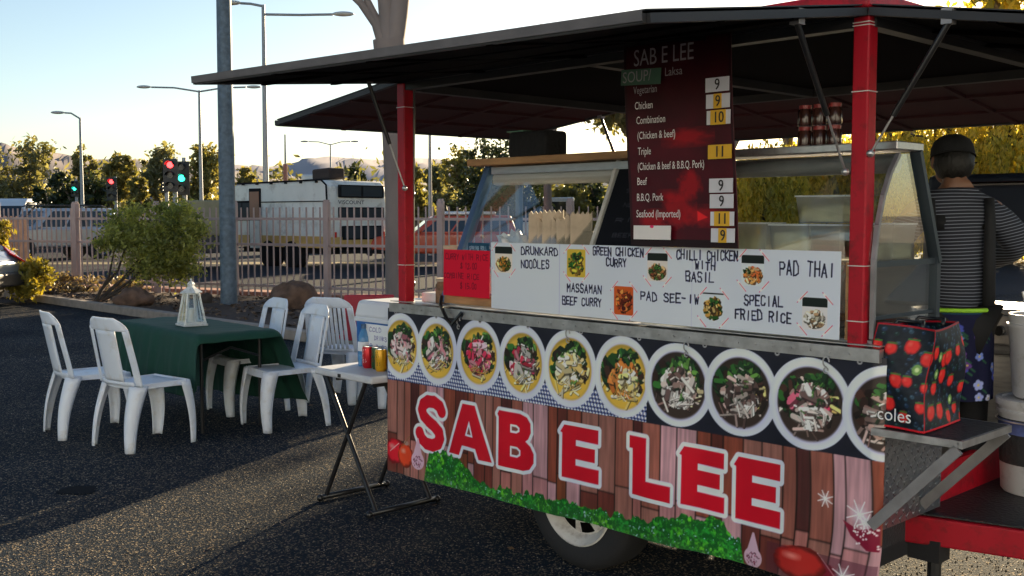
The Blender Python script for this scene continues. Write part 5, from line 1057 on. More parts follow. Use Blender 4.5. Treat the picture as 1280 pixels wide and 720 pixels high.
# right case
mat('frame_dark', (.05, .065, .08), .5, .5)
gr = tthing('display_case', 'right glass display case with curved front and steel top, filled with clear tubs', 'display case', 0, 0, 0)
xa, xb = -.98, .035; prof = [(.03, 1.13), (.03, 1.40), (.05, 1.52), (.085, 1.62), (.13, 1.70), (.19, 1.765)]
mb = MB(); vs = [(xa, y, z) for y, z in prof] + [(xb - .01, y, z) for y, z in prof]; n = len(prof); mb.add(vs, [(i, i + 1, i + 1 + n, i + n) for i in range(n - 1)]); mb.build('curved_glass', 'case_glass_clear', gr, smooth='all', solid=.005)
ep = prof + [(.32, 1.775), (.50, 1.38), (.50, 1.13)]
mb = MB(); mb.prism(ep, xb - .006, xb, axis='x'); mb.build('end_glass', 'case_glass', gr)
mb = MB()
for a, b in zip(prof[:-1], prof[1:]): mb.bar((xb, a[0], a[1]), (xb, b[0], b[1]), .014, .016, up=(1, 0, 0))
mb.build('front_edge', 'alu_dull', gr, smooth=False)
mb = MB(); mb.bar((xb, .32, 1.78), (xb, .50, 1.38), .022, .04, up=(1, 0, 0)); mb.bar((xb, .495, 1.40), (xb, .495, 1.12), .03, .03); mb.bar((xb, .03, 1.385), (xb, .5, 1.385), .012, .02); mb.bar((xb, .03, 1.20), (xb, .5, 1.20), .012, .012); mb.build('end_frame', 'frame_dark', gr)
mb = MB(); mb.box((xa / 2 + xb / 2, .26, 1.795), (xb - xa + .02, .20, .03)); mb.build('top_plate', 'alu', gr, bevel=.004)
mb = MB(); mb.tube([(xa + .02, .22, 1.735), (xb - .02, .22, 1.735)], .035, 16); mb.build('light_tube_cover', 'interior', gr, smooth=True)
mb = MB(); mb.box((xa / 2 + xb / 2, .27, 1.385), (xb - xa - .03, .44, .01)); mb.build('shelf', 'case_glass', gr)
mb = MB(); mb.box((xa / 2 + xb / 2, .27, 1.115), (xb - xa, .48, .02)); mb.build('base', 'steel', gr)
mb = MB(); mb.box((xa / 2 + xb / 2, .5, 1.25), (xb - xa, .01, .25)); mb.build('rear_panel', 'interior', gr)
# tubs
def tubmat():
    m = bpy.data.materials.new('clear_tub'); m.use_nodes = True; nt = m.node_tree; N = nt.nodes; K = nt.links; N.clear(); o = N.new('ShaderNodeOutputMaterial')
    t = N.new('ShaderNodeBsdfTransparent'); l = N.new('ShaderNodeBsdfTranslucent'); l.inputs['Color'].default_value = (.95, .92, .82, 1); g = N.new('ShaderNodeBsdfGlossy'); g.inputs['Roughness'].default_value = .2
    a = N.new('ShaderNodeMixShader'); a.inputs['Fac'].default_value = .30; K.new(t.outputs[0], a.inputs[1]); K.new(l.outputs[0], a.inputs[2])
    b = N.new('ShaderNodeMixShader'); b.inputs['Fac'].default_value = .08; K.new(a.outputs[0], b.inputs[1]); K.new(g.outputs[0], b.inputs[2]); K.new(b.outputs[0], o.inputs['Surface']); MATS['clear_tub'] = m
tubmat(); mat('noodle', (.80, .70, .48), .7, var=.45, vscale=40, bump=1, bscale=60); mat('brown_food', (.20, .11, .06), .7, var=.5, vscale=30, bump=1, bscale=40)
def tub(label, x, y, z, a, b, h, fill, food='noodle'):
    t = tthing('food_tub', label, 'tub', x, y, z, 'clear food tubs in the right glass case'); mb = MB(); n = 4
    w0, w1 = .88, 1.0; vs = []
    for zz, k_ in ((0, w0), (h, w1)): vs += [(-a / 2 * k_, -b / 2 * k_, zz), (a / 2 * k_, -b / 2 * k_, zz), (a / 2 * k_, b / 2 * k_, zz), (-a / 2 * k_, b / 2 * k_, zz)]
    mb.add(vs, [(0, 1, 2, 3), (0, 1, 5, 4), (1, 2, 6, 5), (2, 3, 7, 6), (3, 0, 4, 7)]); tb = mb.build('tub', 'clear_tub', t, solid=.0015)
    mb = MB(); 
    for q0, q1 in (((-a / 2, -b / 2), (a / 2, -b / 2)), ((a / 2, -b / 2), (a / 2, b / 2)), ((a / 2, b / 2), (-a / 2, b / 2)), ((-a / 2, b / 2), (-a / 2, -b / 2))): mb.bar((*q0, h), (*q1, h), .012, .006)
    mb.build('rim', 'white_plastic', t)
    mb = MB(); mb.box((0, 0, h * fill / 2 + .004), (a * .86, b * .86, h * fill)); mb.build('contents', food, t, bevel=.01)
TL_ = [('short clear tub next to the price board', -.56, .24, 1.392, .15, .13, .13, .6, 'noodle'), ('clear tub of pale food, second in the row', -.38, .24, 1.392, .17, .15, .125, .75, 'noodle'), ('clear tub of brownish food, third in the row', -.235, .25, 1.392, .12, .15, .125, .7, 'brown_food'),
       ('upper clear tub stacked on the row behind the near post', -.27, .27, 1.524, .20, .15, .10, .6, 'noodle'), ('clear tub left of the curved case end, right of the red post', -.05, .28, 1.392, .14, .17, .13, .45, 'noodle'), ('clear tub at the back right, with pale sprouts', -.10, .42, 1.392, .12, .12, .12, .6, 'brown_food')]
for a in TL_: tub(*a)
for i, (x, s_) in enumerate([(-.62, 'brown food tray low in the right case, left one'), (-.30, 'brown food tray low in the right case, middle one'), (-.02, 'brown food tray low in the right case beside its end glass')]):
    t = tthing('food_tray', s_, 'tray', x, .27, 1.126, 'steel food trays in the right glass case'); mb = MB(); mb.slab([(-.13, -.17, 0), (.05 if i == 2 else .13, -.17, 0), (.05 if i == 2 else .13, .17, 0), (-.13, .17, 0)], .02); mb.build('tray', 'steel', t); mb = MB(); mb.box((-.03, 0, .035), (.14, .28, .03)); mb.build('contents', 'brown_food', t, bevel=.01)
# jars on top of the right case
mat('jar_lid', (.28, .03, .03), .4); mat('dark_sauce', (.05, .018, .014), .25, coat=.5)
for j in range(2):
    for i in range(3):
        t = tthing('sauce_jar', f"dark sauce jar, {['left', 'middle', 'right'][i]} of the {['lower', 'upper'][j]} row on top of the right glass case", 'jar', -.40 + i * .062, .30, 1.812 + j * .082, 'sauce jars on the right glass case')
        mb = MB(); mb.lathe([(.001, 0), (.026, 0), (.028, .005), (.028, .055), (.022, .064), (.022, .066)], n=16); mb.build('jar', 'dark_sauce', t, smooth=True)
        mb = MB(); mb.lathe([(.024, .064), (.024, .078), (.001, .079)], n=16); mb.build('lid', 'jar_lid', t, smooth=True)
# jar and box at the far left end of the counter
t = tthing('pickle_jar', 'tall jar with pale lid standing left of the red paper sign', 'jar', -2.35, .13, ZC); mb = MB(); mb.lathe([(.001, 0), (.04, 0), (.044, .01), (.044, .10), (.034, .115), (.034, .12)], n=18); mb.build('jar', 'brown_food', t, smooth=True); mb = MB(); mb.lathe([(.042, .118), (.042, .135), (.001, .136)], n=18); mb.build('lid', 'paper_bag', t, smooth=True)
mb = MB(); mb.lathe([(.001, 0), (.03, 0), (.05, .16), (.044, .162), (.026, .01), (.001, .01)], n=16); o = mb.build('paper_cone', 'paper_bag', smooth=True); place(o, -2.32, .16, ZC + .14); tag(o, 'pale paper cone standing on the jar left of the red sign', 'paper cone')
t = tthing('napkin_box', 'low white napkin box on the left end of the counter', 'box', -2.44, .22, ZC); mb = MB(); mb.box((0, 0, .03), (.16, .20, .05)); mb.build('box', 'white_plastic', t, bevel=.006); mb = MB(); mb.box((.01, -.02, .068), (.06, .08, .02)); mb.build('napkins', mat('pink_napkin', (.6, .25, .28), .8), t, bevel=.004)
# ------------------------------------------------------------------ white plastic chairs
mat('white_resin', (.74, .80, .90), .42, var=.03, vscale=5, dirt=(.62, .62, .62), dscale=9, coat=.1)
def grid_sheet(mb, rows, mi=0):
    n = len(rows[0]); vs = [p for r in rows for p in r]; mb.add(vs, [(i * n + j, i * n + j + 1, (i + 1) * n + j + 1, (i + 1) * n + j) for i in range(len(rows) - 1) for j in range(n - 1)], mi)
def make_chair(label, slatted=False):
    """faces +y; seat 0.44 high, back to 0.87"""
    t = thing('plastic_chair', label, 'chair', group='white plastic chairs')
    # seat
    mb = MB(); rows = []
    for i in range(9):
        v = i / 8; y = -.20 + .42 * v; w_ = .185 + .035 * v; row = []
        for j in range(11):
            u = j / 10 * 2 - 1; z = .435 - .018 * (1 - u * u) * math.sin(math.pi * min(1, v * 1.1)) - (.045 * max(0, (v - .82) / .18) ** 2) - .03 * max(0, (abs(u) - .86) / .14) ** 2
            row.append((u * w_, y + (.012 * (1 - u * u) if i == 8 else 0), z))
        rows.append(row)
    grid_sheet(mb, rows); mb.build('seat', 'white_resin', t, smooth='all', solid=.005)
    # backrest: frame + central splat with two long openings
    def hw(z): f = (z - .43) / .44; return .245 - .020 * f - .012 * max(0, f - .3)
    def cy(x, z): f = (z - .43) / .44; return -.185 - .105 * f - .045 * (1 - (x / .23) ** 2) + .02 * f
    mb = MB(); zs = [.43 + .44 * k / 24 for k in range(25)]
    def cols(z):
        h = hw(z); f = (z - .43) / .44
        if f > .80: 
            r = (f - .80) / .20; h = h - .060 * r ** 3
        return h
    def strip(x0, x1, z0, z1, n=8):
        rows = []
        for k in range(n + 1):
            z = z0 + (z1 - z0) * k / n; a, b = x0(z), x1(z); m_ = 6
            rows.append([(a + (b - a) * j / m_, cy(a + (b - a) * j / m_, z), z) for j in range(m_ + 1)])
        grid_sheet(mb, rows)
    zt0, zt1, zb0 = .80, .885, .455
    if not slatted:
        strip(lambda z: -.110, lambda z: .110, zb0, zt0, 12)
    else:
        for k in range(9): c = -.15 + k * .0375; strip(lambda z, c=c: c - .0115, lambda z, c=c: c + .0115, zb0, zt0, 12)
    strip(lambda z: -cols(z), lambda z: -cols(z) + .044, .43, zt0, 14); strip(lambda z: cols(z) - .044, lambda z: cols(z), .43, zt0, 14)
    strip(lambda z: -cols(z), lambda z: cols(z), zt0, zt1, 8)
    rows = []
    for z in (.43, .445, .46): rows.append([(-.19 + .38 * j / 12, cy(-.19 + .38 * j / 12, z), z) for j in range(13)])
    grid_sheet(mb, rows); mb.build('backrest', 'white_resin', t, smooth='all', solid=.010)
    if True:
        for s in (-1, 1): mb = MB(); mb.tube([(s * (cols(z) - .004), cy(s * cols(z), z) - .002, z) for z in zs[:-3]], .009, 8); mb.build('back_rim', 'white_resin', t, smooth='all')
    # legs: tapered channel sections
    for sx in (-1, 1):
        for sy in (-1, 1):
            mb = MB(); rows = []; top = Vector((sx * .192, .190 if sy > 0 else -.178, .43)); bot = Vector((sx * .215, .225 if sy > 0 else -.265, 0))
            for k in range(13):
                f = k / 12; c = top.lerp(bot, f) + Vector((0, sy * .02 * math.sin(math.pi * f), 0)); wd = (.030 * (1 - f) + .032); row = []
                for a in range(-3, 4):
                    th = a / 3 * R(78); d = Vector((sx * math.cos(th + 0), sy * math.sin(th + 0), 0)); d = Vector((math.cos(math.atan2(sy, sx) + th), math.sin(math.atan2(sy, sx) + th), 0))
                    row.append(c - Vector((sx, sy, 0)).normalized() * wd * .62 + d * wd)
                rows.append(row)
            grid_sheet(mb, rows); mb.build('leg', 'white_resin', t, smooth='all', solid=.006)
    # apron under the seat edge
    mb = MB()
    for p, q_ in (((-.2, .2), (.2, .2)), ((.19, .19), (.185, -.18)), ((-.19, .19), (-.185, -.18)), ((-.18, -.19), (.18, -.19))): mb.bar((*p, .42), (*q_, .42), .008, .035)
    mb.build('seat_apron', 'white_resin', t, bevel=.003); return t
face = lambda dx, dy: math.atan2(dy, dx) - math.pi / 2
tn = (.745, .667)
CH = [(-3.03, 7.62, face(.80, .60), 'white plastic chair at the far left end of the green table'), (-2.50, 7.22, face(.62, .78), 'nearest white plastic chair, at the left corner of the green table'),
      (-1.70, 7.85, face(-.80, -.60), 'white plastic chair at the right side of the green table, nearer the camera'), (-2.13, 8.47, face(-.80, -.60), 'farther white plastic chair on the right side of the green table, mostly hidden')]
c0 = make_chair(CH[0][3]); 
for i, (x, y, a, lab) in enumerate(CH):
    c = c0 if i == 0 else copy_tree(c0); c.location = (x, y, 0); c.rotation_euler = (0, 0, a); c['label'] = lab
c1 = make_chair('slatted-back white plastic chair between the green table and the drinks cooler', True); c1.location = (-1.42, 9.0, 0); c1.rotation_euler = (0, 0, face(.35, .94))
c2 = copy_tree(c1); c2.location = (-1.0, 8.85, 0); c2.rotation_euler = (0, 0, face(-.5, .86)); c2['label'] = 'white plastic chair mostly hidden behind the blue cooler, in front of the red folding chair'
# red folding chair behind
t = thing('red_folding_chair', 'red chair with a square back behind the white chairs and left of the blue cooler', 'chair', (-1.36, 9.75, 0), .1)
mat('red_plastic', (.42, .012, .03), .5, var=.1)
mb = MB(); mb.box((.05, 0, .62), (.46, .03, .42), rx=-.1); mb.build('backrest', 'red_plastic', t, bevel=.02, seg=3); mb = MB(); mb.box((0, .22, .44), (.46, .42, .04)); mb.build('seat', 'red_plastic', t, bevel=.015)
for x in (-.2, .2):
    for y in (.02, .4): mb = MB(); mb.cyl((x, y, .43), (x * 1.1, y, 0), .014, n=10); mb.build('leg', 'grey_paint', t, smooth=True)
# ------------------------------------------------------------------ table with the green cloth
N0 = Vector((-2.19, 7.40, 0)); e1 = Vector((-.67, .742, 0)); e2 = Vector((.742, .67, 0)); LT, WT, HT = 1.45, .62, .715
tt = thing('folding_table', 'folding table on dark steel legs hidden under the green cloth', 'table', N0, math.atan2(e1.y, e1.x))
mb = MB(); mb.box((LT / 2, -WT / 2, HT - .02), (LT - .02, WT - .02, .035)); mb.build('tabletop', 'dark_trim', tt, bevel=.005)
for x in (.12, LT - .12):
    for y in (-.08, -WT + .08): mb = MB(); mb.tube([(x, y, HT - .03), (x, y, 0)], .013, 10); mb.build('leg', 'strut_black', tt, smooth=True)
    mb = MB(); mb.tube([(x, -.08, .52), (x, -WT / 2, .60), (x, -WT + .08, .52)], .009, 8); mb.build('leg_brace', 'strut_black', tt, smooth=True)
mat('green_cloth', (.005, .055, .036), .8, var=.12, vscale=7, bump=.25, bscale=90)
# the cloth: a sheet longer than the table on three sides; u along e1, v along e2
def cloth():
    mb = MB(); nu, nv = 46, 40; u0, u1 = -.065, LT + .30; v0, v1 = -.45, WT + .60; rows = []
    for i in range(nu + 1):
        u = u0 + (u1 - u0) * i / nu; row = []
        for j in range(nv + 1):
            v = v0 + (v1 - v0) * j / nv; ou = max(0, -u) + max(0, u - LT); ov = max(0, -v) + max(0, v - WT)
            cu = min(max(u, 0), LT); cvv = min(max(v, 0), WT); su = -1 if u < 0 else 1; sv_ = -1 if v < 0 else 1
            flare = .10 if v < 0 else .55; 
            if v > WT: flare = .60 - .50 * min(1, max(0, u) / (LT * .6))
            rip = (.016 * math.sin(u * 17 + v * 4) + .010 * math.sin(u * 31 + 1.3) + .006 * math.sin(u * 53 + v * 9)) * min(1, ov / .2) + .012 * math.sin(v * 19) * min(1, ou / .15)
            d = math.hypot(ou, ov); hang = d
            hx = cu + su * (ou * .22 + (.02 if ou else 0)); hy = cvv + sv_ * (ov * flare * .62 + abs(rip) + (.012 if ov else 0))
            z = HT + .008 + .003 * math.sin(u * 9) * math.sin(v * 11) + .0016 * math.sin(u * 41 + v * 17) + .002 * math.sin(v * 33 - u * 12) - (math.sqrt(max(0, 1 - (flare * .62) ** 2)) * ov) - (ou * .95 if ov < 1e-6 else ou * .6)
            P = N0 + e1 * hx + e2 * hy; row.append((P.x, P.y, max(z, .05)))
        rows.append(row)
    grid_sheet(mb, rows); o = mb.build('tablecloth', 'green_cloth', smooth='all', solid=.002, sub=1); return tag(o, 'dark green cloth draped over the folding table, longer on both long sides', 'tablecloth')
cloth()
# lantern
mat('lantern_white', (.62, .66, .66), .5, var=.1, vscale=30, dirt=(.35, .35, .33), dscale=25)
lt = thing('lantern', 'white house-shaped lantern with a candle on the green tablecloth', 'lantern', (-2.42, 8.03, HT + .010), R(38)); b0, b1, h = .078, .043, .245
mb = MB(); mb.box((0, 0, .008), (.185, .185, .016)); mb.build('base', 'lantern_white', lt, bevel=.003)
mb = MB()
for sx in (-1, 1):
    for sy in (-1, 1): mb.bar((sx * b0, sy * b0, .014), (sx * b1, sy * b1, h), .012, .012)
for k, z in ((b0, .024), (b1, h)):
    for a, b in (((-1, -1), (1, -1)), ((1, -1), (1, 1)), ((1, 1), (-1, 1)), ((-1, 1), (-1, -1))): mb.bar((a[0] * k, a[1] * k, z), (b[0] * k, b[1] * k, z), .014, .016)
for a in ((0, -1), (1, 0), (0, 1), (-1, 0)): mb.bar((a[0] * b0, a[1] * b0, .02), (a[0] * b1, a[1] * b1, h), .007, .007)
mb.build('frame', 'lantern_white', lt)
for sx, sy in ((0, -1), (1, 0), (0, 1), (-1, 0)):
    q4 = []
    for k, z in ((b0, .02), (b1, h)):
        a, b = (Vector((sx * k - sy * k, sy * k - sx * k * -1, z)), Vector((sx * k + sy * k, sy * k - sx * k, z)))
        q4.append((a, b))
    mb = MB(); mb.quad([q4[0][0], q4[0][1], q4[1][1], q4[1][0]]); mb.build('glass_pane', 'case_glass', lt)
mb = MB(); mb.lathe([(.085, 0), (.09, .006), (.045, .035), (.028, .05), (.026, .062), (.034, .066), (.02, .082), (.001, .095)], (0, 0, h), n=4); mb.v = [tuple(Matrix.Rotation(0, 4, 'Z') @ Vector(v)) for v in mb.v]; mb.T = Matrix.Identity(4); mb.ell((0, 0, h + .10), (.008, .008, .012), 8, 6); mb.build('roof', 'lantern_white', lt, bevel=.002)
mb = MB(); mb.cyl((0, 0, .016), (0, 0, .13), .034, n=20); mb.build('candle', mat('wax', (.7, .68, .6), .5), lt, smooth=True)
# ------------------------------------------------------------------ small table with the cooler
mat('table_plastic', (.58, .60, .64), .5, var=.05, bump=.15, bscale=150)
st = tthing('drinks_table', 'small white plastic folding table on crossed black legs beside the trailer', 'table', -2.895, .13, 0)
mb = MB(); mb.prism([(-.265 + .03 * 0, -.255), (.262, -.255), (.262, .36), (-.23, .36), (-.258, .35), (-.268, .32), (-.268, -.22)], .682, .722, axis='z'); mb.build('tabletop', 'table_plastic', st, bevel=.012, seg=3, smooth=True)
mb = MB(); mb.box((-.02, -.258, .70), (.022, .006, .018)); mb.build('corner_clip', 'black_plastic', st)
for s in (-1, 1):
    for y in (-.17, .19): mb = MB(); mb.tube([(-s * .18, y - .06, .68), (s * .225 + .075, y - .09, .03)], .0125, 10); mb.build('leg', 'strut_black', st, smooth=True)
    mb = MB(); fx = s * .225 + .075; mb.tube([(fx, -.30, .022), (fx, .15, .022)], .0145, 10); mb.ell((fx, -.30, .02), (.02, .02, .02), 8, 6); mb.ell((fx, .15, .02), (.02, .02, .02), 8, 6); mb.build('foot_bar', 'strut_black', st, smooth='all')
mb = MB(); mb.bar((-.17, -.17, .66), (-.17, .19, .66), .02, .02); mb.bar((.17, -.17, .66), (.17, .19, .66), .02, .02); mb.build('cross_rail', 'strut_black', st)
ck = tthing('drinks_cooler', 'blue and white drinks cooler with a taped paper price note', 'cooler', -2.905, .26, .722)
mat('cooler_blue', (.012, .12, .42), .4, coat=.2); mat('cooler_white', (.68, .72, .78), .45)
mb = MB(); mb.box((0, 0, .13), (.40, .28, .26), taper=1.03); mb.build('body', 'cooler_blue', ck, bevel=.02, seg=3, smooth=True)
mb = MB(); mb.box((0, 0, .31), (.43, .30, .10), taper=.9); mb.build('lid', 'cooler_white', ck, bevel=.022, seg=3, smooth=True)
mb = MB(); mb.box((0, 0, .255), (.42, .295, .025)); mb.build('lid_rim', 'cooler_white', ck, bevel=.006)
cv = Canvas(-.10, .13, .075, .235, .002, (206, 210, 226)); 
for i, (s, a, b, c, d) in enumerate([('COLD', -.06, .05, .195, .218), ('DRINKS', -.02, .10, .150, .172), ('$ 2.00', -.06, .10, .10, .125)]): hand(cv, s, a, b, c, d, (110, 110, 150), .0035, seed=60 + i, jit=.4)
o = cv.mesh('price_note', 'paper', ck, lambda X, Z: (X, -.146 - .004 * np.sin(X * 20) ** 2, Z)); o.modifiers.new('s', 'SOLIDIFY').thickness = .001
bt = tthing('water_bottle', 'clear blue plastic water bottle with a pale label on the white table', 'bottle', -3.005, .10, .722)
m = bpy.data.materials.new('pet'); m.use_nodes = True; b = m.node_tree.nodes['Principled BSDF']; b.inputs['Base Color'].default_value = (.10, .32, .62, 1); b.inputs['Roughness'].default_value = .08; b.inputs['Alpha'].default_value = .72; MATS['pet'] = m
mb = MB(); mb.lathe([(.001, 0), (.030, 0), (.033, .008), (.033, .06), (.031, .065), (.033, .07), (.033, .135), (.030, .16), (.018, .195), (.013, .205), (.013, .215)], n=22); mb.build('bottle', 'pet', bt, smooth=True)
mb = MB(); mb.lathe([(.0338, .085), (.0338, .135), (.033, .136)], n=22); mb.build('label', 'cooler_white', bt, smooth=True); mb = MB(); mb.lathe([(.015, .208), (.015, .232), (.001, .233)], n=16); mb.build('cap', 'case_blue', bt, smooth=True)
mat('can_red', (.50, .01, .02), .3, .4); mat('can_green', (.03, .09, .03), .3, .4); mat('can_yellow', (.70, .36, .01), .3, .3)
for i, (x, y, m_, lb, sw) in enumerate([(-2.925, .07, 'can_red', 'red drink can with white script beside the water bottle', 'white_print'), (-2.855, .08, 'can_green', 'dark green drink can with a red and white patch, middle of the cans', 'can_red'), (-2.775, .045, 'can_yellow', 'yellow drink can nearest the trailer banner', 'ink'), (-2.72, .10, 'can_yellow', 'second yellow can, partly hidden by the trailer banner', 'ink')]):
    t = tthing('drink_can', lb, 'drink can', x, y, .722, 'drink cans on the white table'); mb = MB(); mb.lathe([(.001, .002), (.024, 0), (.028, .006), (.032, .014), (.032, .106), (.028, .118)], n=22); mb.build('can', m_, t, smooth=True)
    mb = MB(); mb.lathe([(.028, .118), (.0275, .122), (.026, .119), (.001, .119)], n=22); mb.build('lid', 'chrome', t, smooth=True)
    mb = MB(); rg_ = random.Random(i)
    for k in range(7): 
        a = R(-90 - 46.3 * 0) + rg_.uniform(-.9, .5); z = .03 + k * .011; mb.add([(.0325 * math.cos(a + d), .0325 * math.sin(a + d), z + dz) for d, dz in ((-.25, 0), (.3, .004), (.35, .012), (-.2, .010))], [(0, 1, 2, 3)])
    mb.build('print', sw, t)
# ------------------------------------------------------------------ right end: bag, buckets, grill, woman
cv = Canvas(0, .86, 0, .35, .0028, (16, 24, 34)); X, Z = cv.X, cv.Z
cv.C += (fbm(X * 60, Z * 60, 60)[..., None] - .5) * .10; rr = random.Random(11)
for k in range(620): 
    x, z = rr.uniform(0, .86), rr.uniform(0, .35); s_ = rr.uniform(.005, .009); c = rr.choice([(24, 44, 70), (20, 34, 54), (40, 66, 84), (16, 44, 40)]); cv.ell(x, z, s_, s_, c, 1); cv.ell(x - s_ * .3, z + s_ * .35, s_ * .35, s_ * .3, (96, 120, 140), .6)
for k in range(48):
    x, z = ((k % 16) + .5 * (k // 16 % 2)) * .0537 + rr.uniform(-.015, .015), .05 + (k // 16) * .10 + rr.uniform(-.035, .035); s_ = rr.uniform(.016, .028)
    cv.ell(x, z, s_ * .9, s_ * 1.1, (110, 16, 22), 1, wob=.3, seed=k); cv.ell(x, z + .001, s_ * .8, s_, (232, 44, 42), 1, wob=.3, seed=k, soft=3); cv.ell(x - s_ * .3, z + s_ * .3, s_ * .25, s_ * .3, (240, 110, 90), .6, soft=3); cv.cap((x - s_ * .6, z + s_ * .95), (x + s_ * .6, z + s_ * .95), .006, (60, 110, 50))
for k in range(8): x, z = rr.uniform(0, .86), rr.uniform(.05, .3); cv.ell(x, z, .014, .018, (110, 150, 80), 1, wob=.3, seed=k); cv.ell(x, z, .006, .008, (190, 210, 150))
PER = [(-.108, -.11), (.092, -.11), (.092, .20), (-.108, .20)]; SL = [.176, .26, .176, .26]; cs_ = [0, .176, .436, .612, .872]
for x in (0.0, .176, .436, .612, .857): cv.rect(x - .003, x + .003, 0, .35, (150, 18, 32))
cv.rect(0, .86, 0, .006, (190, 26, 40)); cv.rect(0, .86, .343, .35, (150, 18, 32))
def bagfn(X, Z):
    s = X / .86 * .872; px = np.interp(s, cs_, [PER[0][0], PER[1][0], PER[2][0], PER[3][0], PER[0][0]]); py = np.interp(s, cs_, [PER[0][1], PER[1][1], PER[2][1], PER[3][1], PER[0][1]])
    f = Z / .35; py = (py - .03) * (1 - .30 * f) + .03; px = px * (1 - .05 * f) + .01 * f
    return px + .009 * np.sin(Z * 19 + X * 9), py + .010 * np.sin(X * 26 + Z * 14), Z * (1 - .04 * np.sin(s * 7) ** 2)
sb = tthing('shopping_bag', 'reusable shopping bag printed with strawberries and blueberries on the fold-out shelf', 'bag', .148, .10, .842)
o = cv.mesh('bag', 'gloss_print', sb, bagfn); o.modifiers.new('s', 'SOLIDIFY').thickness = .002
mb = MB(); mb.text('coles', Matrix.Translation((-.062, -.124, .028)) @ Matrix.Rotation(math.pi / 2, 4, 'X'), .062, .95); mb.build('lettering', mat('bag_white', (.85, .85, .86), .5), sb)
mb = MB(); 
for y in (-.045, .11): mb.tube([(-.05, y, .335), (-.045, y + .02, .355), (0, y + .05, .35), (.045, y + .02, .355), (.05, y, .335)], .007, 6)
mb.build('handle', 'strut_black', sb, smooth='all')
mb = MB(); mb.box((.0, .03, .003), (.17, .25, .004)); mb.build('bag_base', 'strut_black', sb)
mat('bucket_white', (.62, .63, .66), .5, var=.06, vscale=6, dirt=(.35, .35, .34), dscale=12); mat('bucket_label', (.10, .14, .36), .5, var=.6, vscale=18)
def bucket(label, x, y, z, r0, r1, h, lidded, band):
    t = tthing('plastic_bucket', label, 'bucket', x, y, z); mb = MB()
    mb.lathe([(.001, 0), (r0 - .01, 0), (r0, .012), (r1, h - .05), (r1 + .008, h - .05), (r1 + .008, h - .038), (r1, h - .036), (r1, h), (r1 - .004, h), (r0 - .008, .014), (.001, .012)], n=36); mb.build('pail', 'bucket_white', t, smooth=True)
    if lidded: mb = MB(); mb.lathe([(r1 + .012, h - .02), (r1 + .012, h + .004), (r1 - .01, h + .006), (r1 - .014, h), (.001, h)], n=36); mb.build('lid', 'bucket_white', t, smooth=True)
    if band: 
        mb = MB(); n = 20; rr_ = lambda z_: r0 + (r1 - r0) * z_ / (h - .05) + .0015
        vs = [(rr_(z_) * math.cos(a), rr_(z_) * math.sin(a), z_) for z_ in (.12, h - .07) for a in [R(-200) + R(220) * k / n for k in range(n + 1)]]; mb.add(vs, [(k, k + 1, k + n + 2, k + n + 1) for k in range(n)]); mb.build('label_band', 'floor_black', t)
        vs = [(rr_(z_) * 1.004 * math.cos(a), rr_(z_) * 1.004 * math.sin(a), z_) for z_ in (h - .13, h - .075) for a in [R(-170) + R(150) * k / n for k in range(n + 1)]]; mb = MB(); mb.add(vs, [(k, k + 1, k + n + 2, k + n + 1) for k in range(n)]); mb.build('label', 'bucket_label', t)
        mb = MB(); mb.tube([(rr_(h * .8) * 1.06 * math.cos(a), rr_(h * .8) * 1.06 * math.sin(a), h - .06 - .12 * math.sin(a - R(-180))**2 * 0 - .02) for a in [R(-180) + R(180) * k / 12 for k in range(13)]], .003, 6); mb.build('bail', 'alu', t, smooth=True)
    return t
bucket('tall white lidded bucket with a dark and blue label on the black deck', .225, 1.04, .456, .135, .15, .37, True, True)
bucket('open white bucket holding tongs, standing on the lidded bucket', .235, 1.05, .834, .115, .135, .33, False, False)
mb = MB(); mb.tube([(0, 0, 0), (-.10, 0, .30)], .007, 8); mb.tube([(.02, .01, 0), (-.085, .03, .31)], .006, 8); o = mb.build('tongs', 'alu', smooth=True); place(o, .25, 1.03, .95); tag(o, 'steel tongs leaning out of the open white bucket', 'tongs')
mb = MB(); mb.bar((0, 0, 0), (-.12, .02, .34), .035, .018); o = mb.build('spatula', 'strut_black', bevel=.005); place(o, .29, 1.05, .96); tag(o, 'black-handled spatula standing in the open white bucket', 'spatula')
# grill with raised lid
gl = tthing('gas_grill', 'stainless gas grill with its dark lid raised behind the woman at the right edge', 'grill', -.14, 1.55, .34)
mb = MB(); mb.box((0, 0, .36), (.86, .40, .50)); mb.build('cabinet', 'steel', gl, bevel=.01)
mb = MB(); mb.box((0, 0, .71), (.90, .44, .20)); mb.build('firebox', 'interior', gl, bevel=.02)
mb = MB(); mb.box((0, .20, 1.22), (.90, .05, .38), rx=-.10); mb.build('lid', mat('lid_navy', (.012, .018, .035), .35), gl, bevel=.03)
mb = MB(); mb.tube([(-.34, .14, 1.36), (.34, .14, 1.36)], .010, 8); mb.build('lid_handle', 'chrome', gl, smooth=True)
mb = MB(); mb.box((0, -.23, .72), (.86, .03, .13)); mb.build('control_panel', 'alu', gl, bevel=.008)
for k in range(4): mb = MB(); mb.cyl((-.3 + k * .2, -.245, .72), (-.3 + k * .2, -.275, .72), .022, n=14); mb.build('knob', 'strut_black', gl, bevel=.003)
for x in (-.36, .36):
    for y in (-.14, .14): mb = MB(); mb.cyl((x, y, .12), (x, y, .11 - .0), .02, n=10); mb.cyl((x, y, .11), (x, y, .108), .03, n=10); mb.build('leg', 'alu', gl, smooth=True)
mb = MB(); mb.slab([(.46, -.20, .80), (.80, -.20, .80), (.80, .2, .98), (.46, .2, .98)], .02); mb.build('side_tray', 'interior', gl, bevel=.004)
